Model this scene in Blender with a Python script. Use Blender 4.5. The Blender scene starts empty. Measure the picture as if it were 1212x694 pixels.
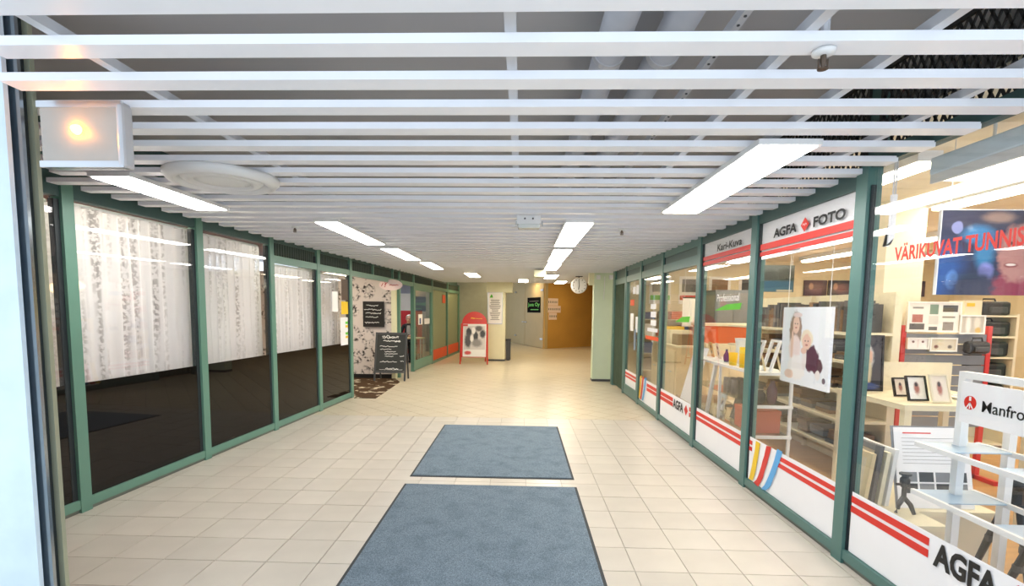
import bpy, bmesh, math, random
from mathutils import Vector as V, Matrix
random.seed(11)
R_ = math.radians
scn = bpy.context.scene
COL = scn.collection

# ------------------------------------------------------------------ camera
F, CX, CY, EYE = 600.0, 598.1, 420.4, 1.55          # pixels of the 1212x694 frame, metres
yaw, pitch, roll = R_(-1.752), R_(-5.057), R_(.617)
fw = V((math.sin(yaw)*math.cos(pitch), math.cos(yaw)*math.cos(pitch), math.sin(pitch)))
r0 = fw.cross(V((0, 0, 1))).normalized(); u0 = r0.cross(fw)
rt = r0*math.cos(roll) + u0*math.sin(roll); up = u0*math.cos(roll) - r0*math.sin(roll)
cam = bpy.data.cameras.new('camera'); camo = bpy.data.objects.new('camera', cam); COL.objects.link(camo)
cam.sensor_width = 36; cam.lens = 36*F/1212; cam.clip_start = .02
cam.shift_x = (606-CX)/1212; cam.shift_y = (CY-347)/1212
camo.matrix_world = Matrix(((rt.x, up.x, -fw.x, 0), (rt.y, up.y, -fw.y, 0), (rt.z, up.z, -fw.z, EYE), (0, 0, 0, 1)))
scn.camera = camo
# ------------------------------------------------------------------ world, exposure
scn.view_settings.view_transform = 'Standard'; scn.view_settings.look = 'None'
scn.view_settings.gamma = 1; scn.view_settings.use_curve_mapping = False
scn.view_settings.exposure = 0.82
w = bpy.data.worlds.new('daylight'); scn.world = w; w.use_nodes = True
w.node_tree.nodes['Background'].inputs[0].default_value = (.74, .86, 1, 1)
w.node_tree.nodes['Background'].inputs[1].default_value = 1.05
PANEL_L = 12.5        # radiance of the corridor light panels
SHOP_L = 15.0

# ------------------------------------------------------------------ pixel -> place
def ray(px, py): return fw*F + rt*(px-CX) - up*(py-CY)
EYEP = V((0, 0, EYE))
def at(px, py, axis, val):
    d = ray(px, py); return EYEP + d*((val-EYEP[axis])/d[axis])
def atX(px, py, X): return at(px, py, 0, X)
def atY(px, py, Y): return at(px, py, 1, Y)
def atZ(px, py, Z=0): return at(px, py, 2, Z)

# ------------------------------------------------------------------ materials
def S(h):
    h = h.lstrip('#'); o = []
    for i in (0, 2, 4):
        c = int(h[i:i+2], 16)/255
        o.append(c/12.92 if c <= .04045 else ((c+.055)/1.055)**2.4)
    return (*o, 1)
def nd(nt, t, **kw):
    n = nt.nodes.new(t)
    for k, v in kw.items():
        if k.startswith('i_'): n.inputs[k[2:].replace('_', ' ')].default_value = v
        else: setattr(n, k, v)
    return n
def mat(name, col, rough=.5, metal=0, nscale=6, namt=.06, bump=0, bscale=80, spec=.5, rand=0, stretch=None, emit=None):
    m = bpy.data.materials.new(name); m.use_nodes = True; nt = m.node_tree; p = nt.nodes['Principled BSDF']
    col = S(col) if isinstance(col, str) else col
    p.inputs['Roughness'].default_value = rough; p.inputs['Metallic'].default_value = metal
    p.inputs['Specular IOR Level'].default_value = spec
    tc = nd(nt, 'ShaderNodeTexCoord'); mp = nd(nt, 'ShaderNodeMapping'); nt.links.new(tc.outputs['Object'], mp.inputs[0])
    if stretch: mp.inputs['Scale'].default_value = stretch
    no = nd(nt, 'ShaderNodeTexNoise', i_Scale=nscale, i_Detail=4.0); nt.links.new(mp.outputs[0], no.inputs['Vector'])
    mr = nd(nt, 'ShaderNodeMapRange'); mr.inputs[1].default_value = .3; mr.inputs[2].default_value = .7
    mr.inputs[3].default_value = 1-namt; mr.inputs[4].default_value = 1+namt
    nt.links.new(no.outputs[0], mr.inputs[0])
    mul = nd(nt, 'ShaderNodeVectorMath', operation='SCALE'); mul.inputs[0].default_value = col[:3]
    val = mr.outputs[0]
    if rand:
        oi = nd(nt, 'ShaderNodeObjectInfo'); m2 = nd(nt, 'ShaderNodeMapRange')
        m2.inputs[3].default_value = 1-rand; m2.inputs[4].default_value = 1+rand
        nt.links.new(oi.outputs['Random'], m2.inputs[0])
        mm = nd(nt, 'ShaderNodeMath', operation='MULTIPLY'); nt.links.new(val, mm.inputs[0]); nt.links.new(m2.outputs[0], mm.inputs[1]); val = mm.outputs[0]
    nt.links.new(val, mul.inputs['Scale']); nt.links.new(mul.outputs[0], p.inputs['Base Color'])
    if bump:
        n2 = nd(nt, 'ShaderNodeTexNoise', i_Scale=bscale, i_Detail=3.0); nt.links.new(tc.outputs['Object'], n2.inputs['Vector'])
        b = nd(nt, 'ShaderNodeBump', i_Strength=bump, i_Distance=.004); nt.links.new(n2.outputs[0], b.inputs['Height']); nt.links.new(b.outputs[0], p.inputs['Normal'])
    if emit:
        p.inputs['Emission Color'].default_value = S(emit[0]); p.inputs['Emission Strength'].default_value = emit[1]
    return m
def emis(name, col, strength):
    m = bpy.data.materials.new(name); m.use_nodes = True; nt = m.node_tree; nt.nodes.clear()
    e = nd(nt, 'ShaderNodeEmission', i_Color=S(col), i_Strength=strength); o = nd(nt, 'ShaderNodeOutputMaterial'); nt.links.new(e.outputs[0], o.inputs[0])
    return m
def glassmat(name, tint=(1, 1, 1, 1), opacity=0, body=(0.02, .016, .014, 1), ior=1.5, fmul=.9):
    m = bpy.data.materials.new(name); m.use_nodes = True; nt = m.node_tree; nt.nodes.clear()
    o = nd(nt, 'ShaderNodeOutputMaterial'); tr = nd(nt, 'ShaderNodeBsdfTransparent', i_Color=tint)
    gl = nd(nt, 'ShaderNodeBsdfGlossy', i_Roughness=.012); fr = nd(nt, 'ShaderNodeFresnel'); gm = nd(nt, 'ShaderNodeNewGeometry'); io = nd(nt, 'ShaderNodeMapRange'); io.inputs[3].default_value = ior; io.inputs[4].default_value = 1/ior; nt.links.new(gm.outputs['Backfacing'], io.inputs[0]); nt.links.new(io.outputs[0], fr.inputs['IOR'])
    mu = nd(nt, 'ShaderNodeMath', operation='MULTIPLY', use_clamp=True); mu.inputs[1].default_value = fmul; nt.links.new(fr.outputs[0], mu.inputs[0])
    base = tr.outputs[0]
    if opacity:
        df = nd(nt, 'ShaderNodeBsdfDiffuse', i_Color=body); mx0 = nd(nt, 'ShaderNodeMixShader'); mx0.inputs[0].default_value = opacity
        nt.links.new(base, mx0.inputs[1]); nt.links.new(df.outputs[0], mx0.inputs[2]); base = mx0.outputs[0]
    mx = nd(nt, 'ShaderNodeMixShader'); nt.links.new(mu.outputs[0], mx.inputs[0]); nt.links.new(base, mx.inputs[1]); nt.links.new(gl.outputs[0], mx.inputs[2])
    nt.links.new(mx.outputs[0], o.inputs[0]); return m
def printmat(name, base, shapes, plane='X', rough=.35, emit=0):
    """flat print: shapes (kind,u,v,ru,rv,colour,soft) over the board's face, u to the right, v up, 0..1"""
    m = bpy.data.materials.new(name); m.use_nodes = True; nt = m.node_tree; p = nt.nodes['Principled BSDF']
    p.inputs['Roughness'].default_value = rough
    tc = nd(nt, 'ShaderNodeTexCoord'); sx = nd(nt, 'ShaderNodeSeparateXYZ'); nt.links.new(tc.outputs['Generated'], sx.inputs[0])
    if plane == 'X':
        f = nd(nt, 'ShaderNodeMath', operation='SUBTRACT'); f.inputs[0].default_value = 1; nt.links.new(sx.outputs['Y'], f.inputs[1]); U = f.outputs[0]
    else: U = sx.outputs['X']
    Vv = sx.outputs['Z']
    no = nd(nt, 'ShaderNodeTexNoise', i_Scale=14.0, i_Detail=2.0); nt.links.new(tc.outputs['Generated'], no.inputs['Vector'])
    cur = None
    for kind, u, v, ru, rv, c, soft in shapes:
        def lin(src, o_, s_):
            a = nd(nt, 'ShaderNodeMath', operation='SUBTRACT'); nt.links.new(src, a.inputs[0]); a.inputs[1].default_value = o_
            b = nd(nt, 'ShaderNodeMath', operation='DIVIDE'); nt.links.new(a.outputs[0], b.inputs[0]); b.inputs[1].default_value = s_
            d = nd(nt, 'ShaderNodeMath', operation='ABSOLUTE'); nt.links.new(b.outputs[0], d.inputs[0]); return d.outputs[0]
        a, b = lin(U, u, ru), lin(Vv, v, rv)
        if kind == 'r':
            k = nd(nt, 'ShaderNodeMath', operation='MAXIMUM'); nt.links.new(a, k.inputs[0]); nt.links.new(b, k.inputs[1]); dist = k.outputs[0]
        else:
            cx = nd(nt, 'ShaderNodeCombineXYZ'); nt.links.new(a, cx.inputs[0]); nt.links.new(b, cx.inputs[1])
            k = nd(nt, 'ShaderNodeVectorMath', operation='LENGTH'); nt.links.new(cx.outputs[0], k.inputs[0]); dist = k.outputs['Value']
            ad = nd(nt, 'ShaderNodeMath', operation='MULTIPLY_ADD'); nt.links.new(no.outputs[0], ad.inputs[0]); ad.inputs[1].default_value = .5; nt.links.new(dist, ad.inputs[2]); dist = ad.outputs[0]
        off = .25 if kind == 'e' else 0
        mr = nd(nt, 'ShaderNodeMapRange'); mr.inputs[1].default_value = 1+off+soft; mr.inputs[2].default_value = 1+off-soft
        nt.links.new(dist, mr.inputs[0])
        mx = nd(nt, 'ShaderNodeMix', data_type='RGBA'); nt.links.new(mr.outputs[0], mx.inputs[0])
        if cur is None: mx.inputs[6].default_value = S(base)
        else: nt.links.new(cur, mx.inputs[6])
        mx.inputs[7].default_value = S(c); cur = mx.outputs[2]
    if cur is None: p.inputs['Base Color'].default_value = S(base)
    else: nt.links.new(cur, p.inputs['Base Color'])
    return m
def lacemat(name):
    m = bpy.data.materials.new(name); m.use_nodes = True; nt = m.node_tree; nt.nodes.clear()
    o = nd(nt, 'ShaderNodeOutputMaterial'); tr = nd(nt, 'ShaderNodeBsdfTransparent'); tc = nd(nt, 'ShaderNodeTexCoord')
    df = nd(nt, 'ShaderNodeBsdfDiffuse', i_Color=S('#eeeef0')); tl = nd(nt, 'ShaderNodeBsdfTranslucent', i_Color=S('#e9e9ec'))
    ms = nd(nt, 'ShaderNodeMixShader'); ms.inputs[0].default_value = .3; nt.links.new(df.outputs[0], ms.inputs[1]); nt.links.new(tl.outputs[0], ms.inputs[2])
    mp = nd(nt, 'ShaderNodeMapping'); mp.inputs['Scale'].default_value = (9, 9, .3); nt.links.new(tc.outputs['Object'], mp.inputs[0])
    n1 = nd(nt, 'ShaderNodeTexNoise', i_Scale=1.5, i_Detail=2.5); nt.links.new(mp.outputs[0], n1.inputs['Vector'])
    n2 = nd(nt, 'ShaderNodeTexVoronoi', i_Scale=26.0); nt.links.new(tc.outputs['Object'], n2.inputs['Vector'])
    n3 = nd(nt, 'ShaderNodeTexNoise', i_Scale=34.0, i_Detail=3.0); nt.links.new(tc.outputs['Object'], n3.inputs['Vector'])
    a = nd(nt, 'ShaderNodeMapRange'); a.inputs[1].default_value = .34; a.inputs[2].default_value = .52; nt.links.new(n1.outputs[0], a.inputs[0])
    b = nd(nt, 'ShaderNodeMapRange'); b.inputs[1].default_value = .46; b.inputs[2].default_value = .54; nt.links.new(n3.outputs[0], b.inputs[0])
    # opacity: dense folds .93, thin folds show the lace motif
    c1 = nd(nt, 'ShaderNodeMapRange'); c1.inputs[3].default_value = .4; c1.inputs[4].default_value = .85; nt.links.new(b.outputs[0], c1.inputs[0])
    mx = nd(nt, 'ShaderNodeMix'); nt.links.new(a.outputs[0], mx.inputs[0]); nt.links.new(c1.outputs[0], mx.inputs[2]); mx.inputs[3].default_value = .93
    mf = nd(nt, 'ShaderNodeMixShader'); nt.links.new(mx.outputs[0], mf.inputs[0]); nt.links.new(tr.outputs[0], mf.inputs[1]); nt.links.new(ms.outputs[0], mf.inputs[2])
    nt.links.new(mf.outputs[0], o.inputs[0]); return m
def wallpapermat(name):
    m = bpy.data.materials.new(name); m.use_nodes = True; nt = m.node_tree; p = nt.nodes['Principled BSDF']; p.inputs['Roughness'].default_value = .8
    tc = nd(nt, 'ShaderNodeTexCoord')
    mp = nd(nt, 'ShaderNodeMapping'); mp.inputs['Scale'].default_value = (2.6, 0, 2.2); nt.links.new(tc.outputs['Object'], mp.inputs[0])
    v = nd(nt, 'ShaderNodeTexVoronoi', i_Scale=1.0, i_Randomness=.35); nt.links.new(mp.outputs[0], v.inputs['Vector'])
    ring = nd(nt, 'ShaderNodeMath', operation='SUBTRACT'); nt.links.new(v.outputs['Distance'], ring.inputs[0]); ring.inputs[1].default_value = .33
    ab = nd(nt, 'ShaderNodeMath', operation='ABSOLUTE'); nt.links.new(ring.outputs[0], ab.inputs[0])
    rm = nd(nt, 'ShaderNodeMapRange'); rm.inputs[1].default_value = .15; rm.inputs[2].default_value = .02; nt.links.new(ab.outputs[0], rm.inputs[0])
    n = nd(nt, 'ShaderNodeTexNoise', i_Scale=17.0, i_Detail=4.0); nt.links.new(tc.outputs['Object'], n.inputs['Vector'])
    nm = nd(nt, 'ShaderNodeMapRange'); nm.inputs[1].default_value = .47; nm.inputs[2].default_value = .58; nt.links.new(n.outputs[0], nm.inputs[0])
    mu = nd(nt, 'ShaderNodeMath', operation='MULTIPLY'); nt.links.new(rm.outputs[0], mu.inputs[0]); nt.links.new(nm.outputs[0], mu.inputs[1])
    mx = nd(nt, 'ShaderNodeMix', data_type='RGBA'); mx.inputs[6].default_value = S('#d9cfc9'); mx.inputs[7].default_value = S('#2a2424'); nt.links.new(mu.outputs[0], mx.inputs[0])
    nt.links.new(mx.outputs[2], p.inputs['Base Color']); return m
def carpetmat(name, a, b, scale, lo=.42, hi=.6, fine=260, fa=.25):
    m = bpy.data.materials.new(name); m.use_nodes = True; nt = m.node_tree; p = nt.nodes['Principled BSDF']; p.inputs['Roughness'].default_value = .95; p.inputs['Specular IOR Level'].default_value = .1
    tc = nd(nt, 'ShaderNodeTexCoord'); n = nd(nt, 'ShaderNodeTexNoise', i_Scale=scale, i_Detail=5.0); nt.links.new(tc.outputs['Object'], n.inputs['Vector'])
    mr = nd(nt, 'ShaderNodeMapRange'); mr.inputs[1].default_value = lo; mr.inputs[2].default_value = hi; nt.links.new(n.outputs[0], mr.inputs[0])
    mx = nd(nt, 'ShaderNodeMix', data_type='RGBA'); mx.inputs[6].default_value = S(a); mx.inputs[7].default_value = S(b); nt.links.new(mr.outputs[0], mx.inputs[0])
    f = nd(nt, 'ShaderNodeTexNoise', i_Scale=fine, i_Detail=2.0); nt.links.new(tc.outputs['Object'], f.inputs['Vector'])
    fr = nd(nt, 'ShaderNodeMapRange'); fr.inputs[1].default_value = .3; fr.inputs[2].default_value = .7; fr.inputs[3].default_value = 1-fa; fr.inputs[4].default_value = 1+fa; nt.links.new(f.outputs[0], fr.inputs[0])
    sc = nd(nt, 'ShaderNodeVectorMath', operation='SCALE'); nt.links.new(mx.outputs[2], sc.inputs[0]); nt.links.new(fr.outputs[0], sc.inputs['Scale'])
    nt.links.new(sc.outputs[0], p.inputs['Base Color'])
    bp = nd(nt, 'ShaderNodeBump', i_Strength=.6, i_Distance=.004); nt.links.new(f.outputs[0], bp.inputs['Height']); nt.links.new(bp.outputs[0], p.inputs['Normal'])
    return m

M = dict(
 tile=mat('floor tile', '#cac1b3', .28, nscale=3, namt=.05, rand=.035, bump=.05, bscale=30),
 tile_s=mat('far floor tile', '#cfc2a8', .3, nscale=1.3, namt=.05, bump=.05, bscale=30),
 grout=mat('grout', '#b4aa9c', .8),
 wood=mat('shop floor', '#b98d55', .35, nscale=3, namt=.1, stretch=(1, 8, 1)),
 cafe_floor=mat('cafe floor', '#5a4636', .5),
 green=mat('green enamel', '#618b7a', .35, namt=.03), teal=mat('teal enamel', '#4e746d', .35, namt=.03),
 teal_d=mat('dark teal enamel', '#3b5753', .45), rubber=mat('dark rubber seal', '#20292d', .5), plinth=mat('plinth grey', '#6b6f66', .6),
 louvre=mat('louvre grey green', '#4f5a50', .6),
 slat=mat('slat white enamel', '#f1f1f4', .3, namt=.02), rail=mat('galvanised rail', '#c9c9cb', .4, .2, namt=.04),
 deck=mat('ceiling deck paint', '#b4b2b2', .8, nscale=1, namt=.05), pipe=mat('white duct', '#bcbcc0', .4, .1),
 mesh=mat('black mesh', '#23221f', .6), white=mat('white paint', '#e6e6e4', .4, namt=.02), whitep=mat('white print', '#f0eff0', .35, namt=.01),
 cream=mat('cream wall', '#e6dcc2', .7, namt=.03), creamb=mat('cream board', '#e8dfc2', .55), yellowwall=mat('warm wall', '#e0d3b0', .75, nscale=1.5),
 brown=mat('ochre brown wall', '#cb9d4e', .7, nscale=1.0, namt=.08), beige=mat('beige door', '#bba578', .6, nscale=1.5, namt=.04),
 pgreen=mat('pale green paint', '#cfdcc0', .6, namt=.02), pcream=mat('pale cream paint', '#e3e0bd', .6, namt=.02), grey=mat('grey green wall', '#9ea49c', .7),
 red=mat('red print', '#d8291c', .4, namt=.02), reddk=mat('red enamel', '#cf2a1c', .35), black=mat('black print', '#151515', .5), blk=mat('black plastic', '#1b1b1d', .45),
 dgrey=mat('dark grey', '#3f4143', .5), mgrey=mat('mid grey', '#84868a', .5), alu=mat('brushed aluminium', '#c8cacd', .28, 1, namt=.03), chrome=mat('polished steel', '#a8b0b6', .16, 1, namt=.02),
 jamb=mat('jamb cream green', '#a9ab93', .35, .35), paleblue=mat('pale blue panel', '#d6e6f0', .4),
 yellow=mat('yellow print', '#efc51c', .4), blue=mat('blue print', '#5aa7e0', .4), greenp=mat('bright green print', '#5bbf2c', .4), orange=mat('orange print', '#e4562a', .45),
 purple=mat('purple glaze', '#4c2a6b', .2), plum=mat('plum glaze', '#4b2436', .15), paper=mat('paper', '#f2efe9', .8, namt=.01), pinkpaper=mat('pinkish paper', '#f0dcd6', .8, namt=.02),
 ink=mat('grey ink', '#77746f', .8), chalk=mat('chalk', '#e9e9e4', .9), board=mat('chalkboard', '#2f3231', .75, namt=.12), board2=mat('black board', '#191615', .7),
 woodt=mat('light wood', '#dcc79c', .45, nscale=4, namt=.08, stretch=(1, 6, 1)), woodd=mat('dark wood frame', '#4a3526', .5, nscale=6, namt=.15),
 album=mat('album cover', '#8a6a48', .5, rand=.45), albumg=mat('album grey', '#6d6a68', .5, rand=.4), cloth=mat('cream cloth', '#ded0b4', .9),
 orangef=mat('orange furniture', '#d9622d', .5), bluef=mat('blue furniture', '#24407e', .5), redb=mat('red board', '#b5202a', .6), redbox=mat('terracotta box', '#b8573a', .7),
 skin=mat('skin', '#c99a80', .55), hair=mat('white hair', '#d8d4cd', .8), jacket=mat('dark jacket', '#1c1b1f', .9), trousers=mat('black trousers', '#191a1e', .9), scarf=mat('grey shirt', '#9a938c', .8),
 cafe=mat('cafe wall', '#94706a', .8, nscale=2, namt=.2), paleroom=mat('pale blue wall', '#aeb4c8', .7), curtain_g=mat('dark green curtain', '#4c5a46', .85, namt=.1),
 shelfblue=mat('pale blue plate', '#a9bfd2', .3, .1), glassw=mat('milky glass', '#d9ddd8', .15), beigeblind=mat('beige blind', '#d4ccaa', .7, nscale=2, namt=.05),
 amber=mat('satin panel', '#b4aea4', .45, .45), gold=mat('bronze', '#8a6a3a', .35, .8), brass=mat('sprinkler metal', '#6a5c50', .35, .9),
 pinks=mat('pink oval print', '#f0d9d4', .5), mats_edge=mat('mat rubber edge', '#3b3d3d', .8),
)
M['glass'] = glassmat('shop glass'); M['film'] = glassmat('dark tinted film', (.1, .085, .08, 1), .8, (.009, .0065, .0055, 1), fmul=.8)
M['tintglass'] = glassmat('door glass', (.9, .95, .92, 1), fmul=1.0); M['shelfglass'] = glassmat('glass shelf', (.86, .93, .9, 1), fmul=1.2)
M['lace'] = lacemat('lace curtain'); M['wallpaper'] = wallpapermat('floral wallpaper')
M['carpet'] = carpetmat('blue grey mat pile', '#75838e', '#66747f', 6.0, .46, .72, fine=180, fa=.4); M['brownmat'] = carpetmat('patterned brown mat', '#4a3726', '#c9bda4', 4.0, .56, .62)
M['panel'] = emis('light panel', '#fefcf8', PANEL_L); M['panel_w'] = emis('warm light panel', '#fff1d8', PANEL_L*1.3); M['tube'] = emis('shop tube', '#fff3dc', SHOP_L)
M['lamp_amber'] = emis('amber lamp', '#ff9c18', 60.0); M['far_fill'] = emis('far fill', '#ffe2ae', 38.0); M['signblack'] = mat('matt black', '#101010', .95, spec=.05); M['globe'] = emis('warm globe', '#ffcf8a', 6.0)

# ------------------------------------------------------------------ mesh helpers
ORI = {}
class MB:
    def __init__(s): s.v = []; s.f = []
    def add(s, vs, fs):
        o = len(s.v); s.v += [V(p) for p in vs]; s.f += [tuple(i+o for i in f) for f in fs]; return s
    def hexa(s, b, t):
        return s.add(list(b)+list(t), [(3, 2, 1, 0), (4, 5, 6, 7), (0, 1, 5, 4), (1, 2, 6, 5), (2, 3, 7, 6), (3, 0, 4, 7)])
    def box(s, x0, x1, y0, y1, z0, z1):
        x0, x1 = min(x0, x1), max(x0, x1); y0, y1 = min(y0, y1), max(y0, y1); z0, z1 = min(z0, z1), max(z0, z1)
        return s.hexa([(x0, y0, z0), (x1, y0, z0), (x1, y1, z0), (x0, y1, z0)], [(x0, y0, z1), (x1, y0, z1), (x1, y1, z1), (x0, y1, z1)])
    def obox(s, c, a, b, n):
        c, a, b, n = V(c), V(a), V(b), V(n)
        return s.hexa([c-a-b-n, c+a-b-n, c+a+b-n, c-a+b-n], [c-a-b+n, c+a-b+n, c+a+b+n, c-a+b+n])
    def bar(s, p, q, w_, h_, upv=(0, 0, 1)):
        p, q = V(p), V(q); d = (q-p).normalized(); u = V(upv); sd = d.cross(u)
        if sd.length < 1e-4: sd = d.cross(V((0, 1, 0)))
        sd.normalize(); u = sd.cross(d)
        return s.obox((p+q)/2, (q-p)/2, sd*w_/2, u*h_/2)
    def prism(s, pts, off):
        pts = [V(p) for p in pts]; off = V(off); n = len(pts)
        return s.add(pts+[p+off for p in pts], [tuple(range(n))[::-1], tuple(range(n, 2*n))]+[(i, (i+1) % n, n+(i+1) % n, n+i) for i in range(n)])
    def tube(s, pts, r, n=8):
        pts = [V(p) for p in pts]; rs = r if isinstance(r, (list, tuple)) else [r]*len(pts); rings = []
        for i, p in enumerate(pts):
            d = (pts[min(i+1, len(pts)-1)]-pts[max(i-1, 0)]).normalized()
            a = d.cross(V((0, 0, 1)) if abs(d.z) < .9 else V((1, 0, 0))).normalized(); b = d.cross(a)
            rings.append([p+(a*math.cos(2*math.pi*k/n)+b*math.sin(2*math.pi*k/n))*rs[i] for k in range(n)])
        vs = [q for rg in rings for q in rg]; fs = []
        for i in range(len(pts)-1):
            for k in range(n): fs.append((i*n+k, i*n+(k+1) % n, (i+1)*n+(k+1) % n, (i+1)*n+k))
        fs.append(tuple(range(n))[::-1]); fs.append(tuple((len(pts)-1)*n+k for k in range(n)))
        return s.add(vs, fs)
    def lathe(s, prof, c, n=20, ax=None):
        c = V(c); A = ax or Matrix.Identity(3); vs = []; fs = []
        for r, z in prof:
            for k in range(n):
                t = 2*math.pi*k/n; vs.append(c+A @ V((r*math.cos(t), r*math.sin(t), z)))
        for i in range(len(prof)-1):
            for k in range(n): fs.append((i*n+k, i*n+(k+1) % n, (i+1)*n+(k+1) % n, (i+1)*n+k))
        fs.append(tuple(range(n))[::-1]); fs.append(tuple((len(prof)-1)*n+k for k in range(n)))
        return s.add(vs, fs)
    def ball(s, c, rx, ry=None, rz=None, n=12, m_=8):
        ry = ry or rx; rz = rz or rx
        o = MB().lathe([(max(math.sin(math.pi*i/m_), .02), -math.cos(math.pi*i/m_)) for i in range(m_+1)], (0, 0, 0), n)
        return s.add([(c[0]+p.x*rx, c[1]+p.y*ry, c[2]+p.z*rz) for p in o.v], o.f)
    def build(s, name, m, parent=None, smooth=False, bevel=0):
        me = bpy.data.meshes.new(name)
        lo = [min(p[i] for p in s.v) for i in range(3)]; hi = [max(p[i] for p in s.v) for i in range(3)]
        o = V(((lo[0]+hi[0])/2, (lo[1]+hi[1])/2, lo[2]))
        me.from_pydata([p-o for p in s.v], [], s.f); me.update()
        bm = bmesh.new(); bm.from_mesh(me); bmesh.ops.recalc_face_normals(bm, faces=bm.faces); bm.to_mesh(me); bm.free()
        if smooth:
            for p in me.polygons: p.use_smooth = True
        me.materials.append(M[m] if isinstance(m, str) else m)
        ob = bpy.data.objects.new(name, me); COL.objects.link(ob); place(ob, o, parent)
        if bevel:
            bv = ob.modifiers.new('bevel', 'BEVEL'); bv.width = bevel; bv.segments = 2; bv.limit_method = 'ANGLE'
        return ob
def place(ob, o, parent):
    o = V(o); ORI[ob.name] = o
    if parent: ob.parent = parent; ob.location = o-ORI[parent.name]
    else: ob.location = o
def tag(o, label, cat, group=None, kind=None):
    o['label'] = label; o['category'] = cat
    if group: o['group'] = group
    if kind: o['kind'] = kind
    return o
def thing(name, label, cat, loc, group=None, kind=None):
    o = bpy.data.objects.new(name, None); o.empty_display_size = .1; COL.objects.link(o); place(o, loc, None)
    return tag(o, label, cat, group, kind)
def copy_tree(o, parent=None, delta=(0, 0, 0)):
    c = o.copy(); COL.objects.link(c); c.parent = parent; ORI[c.name] = ORI[o.name]+V(delta)
    if parent is None: c.location = ORI[c.name]
    for ch in o.children: copy_tree(ch, c, delta)
    return c
def box(name, m, b, parent=None, bevel=0): return MB().box(*b).build(name, m, parent, bevel=bevel)
_tc = {}
def textgeo(s, bold=0):
    k = (s, bold)
    if k not in _tc:
        cu = bpy.data.curves.new('t', 'FONT'); cu.body = s; cu.size = 1; cu.offset = bold; cu.resolution_u = 3; cu.fill_mode = 'FRONT'
        ob = bpy.data.objects.new('t', cu); COL.objects.link(ob); bpy.context.view_layer.update()
        me = bpy.data.meshes.new_from_object(ob.evaluated_get(bpy.context.evaluated_depsgraph_get()))
        vs = [v.co.copy() for v in me.vertices]; fs = [tuple(p.vertices) for p in me.polygons]
        bpy.data.objects.remove(ob); bpy.data.curves.remove(cu); bpy.data.meshes.remove(me)
        x0 = min(v.x for v in vs); x1 = max(v.x for v in vs); y0 = min(v.y for v in vs); y1 = max(v.y for v in vs)
        _tc[k] = ([((v.x-x0)/(x1-x0), (v.y-y0)/(y1-y0)) for v in vs], fs)
    return _tc[k]
def text(s, m, o, right, upv, wd, ht, parent, bold=0, shear=0, name='lettering'):
    """flat lettering, lower left corner at o"""
    vs, fs = textgeo(s, bold); o, right, upv = V(o), V(right), V(upv); mb = MB()
    mb.add([o+right*(x*wd+shear*y*ht)+upv*(y*ht) for x, y in vs], fs)
    return mb.build(name, m, parent)
def squiggle(mb, o, right, upv, nrm, wd, amp, r):
    """a line of illegible handwriting as a thin chalk ribbon"""
    n = max(5, int(wd/.018)); pts = []
    for i in range(n+1): pts.append(V(o)+V(right)*(wd*i/n)+V(upv)*(amp*random.uniform(-.5, .5)))
    for a, b in zip(pts, pts[1:]): mb.bar(a, b, r, r*.6, nrm)
    return mb
XV, YV, ZV = V((1, 0, 0)), V((0, 1, 0)), V((0, 0, 1))

# walls are given as (position along Y, offset towards the corridor, height)
def XL(y): return -3.30+.07*(y-3.6)
def XRt(y): return 2.045-.010*(y-3)
def wp(side, y, n, z): return V((XL(y)+n, y, z)) if side == 'L' else V((XRt(y)-n, y, z))
def wbox(mb, side, y0, y1, n0, n1, z0, z1):
    q = [wp(side, y0, n0, z0), wp(side, y0, n1, z0), wp(side, y1, n1, z0), wp(side, y1, n0, z0)]
    return mb.hexa(q, [p+ZV*(z1-z0) for p in q])
def wb(name, m, side, y0, y1, n0, n1, z0, z1, parent=None): return wbox(MB(), side, y0, y1, n0, n1, z0, z1).build(name, m, parent)
RIGHT_R = V((.010, -1, 0)).normalized(); RIGHT_L = V((.07, 1, 0)).normalized()
ZC = 2.378

# ================================================================== floor
floor = box('floor', 'grout', (-3.9, 2.1, 0.2, 26, -.12, -.006)); tag(floor, 'beige ceramic tiled floor of the shopping passage', 'floor', kind='structure')
f9 = box('floor', 'grout', (2.1, 4.0, 11.0, 26, -.12, -.006)); tag(f9, 'tiled floor beyond the pale green pillar', 'floor', kind='structure')
TX, TY = .32, .305
tm = None; x0 = .70-12*TX; cnt = 0
for j in range(-2, 14):
    for i in range(0, 17):
        xa = x0+i*TX; ya = 2.93+j*TY
        if tm is None:
            t = MB(); g = .0018
            t.hexa([(xa+g, ya+g, -.02), (xa+TX-g, ya+g, -.02), (xa+TX-g, ya+TY-g, -.02), (xa+g, ya+TY-g, -.02)], [(xa+g*1.6, ya+g*1.6, 0), (xa+TX-g*1.6, ya+g*1.6, 0), (xa+TX-g*1.6, ya+TY-g*1.6, 0), (xa+g*1.6, ya+TY-g*1.6, 0)])
            o = t.build('tile', 'tile', floor); tm = o; base = (xa, ya)
        else:
            o = tm.copy(); COL.objects.link(o); o.location = tm.location+V((xa-base[0], ya-base[1], random.uniform(-.0006, .0006)))
YE = 2.93+14*TY
mb = MB()
def clip(poly, axis, val, keep_gt):
    out = []
    for i in range(len(poly)):
        a, b = poly[i], poly[(i+1) % len(poly)]; fa = (a[axis]-val) if keep_gt else (val-a[axis]); fb = (b[axis]-val) if keep_gt else (val-b[axis])
        if fa >= 0: out.append(a)
        if fa*fb < 0: k = fa/(fa-fb); out.append((a[0]+(b[0]-a[0])*k, a[1]+(b[1]-a[1])*k))
    return out
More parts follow.
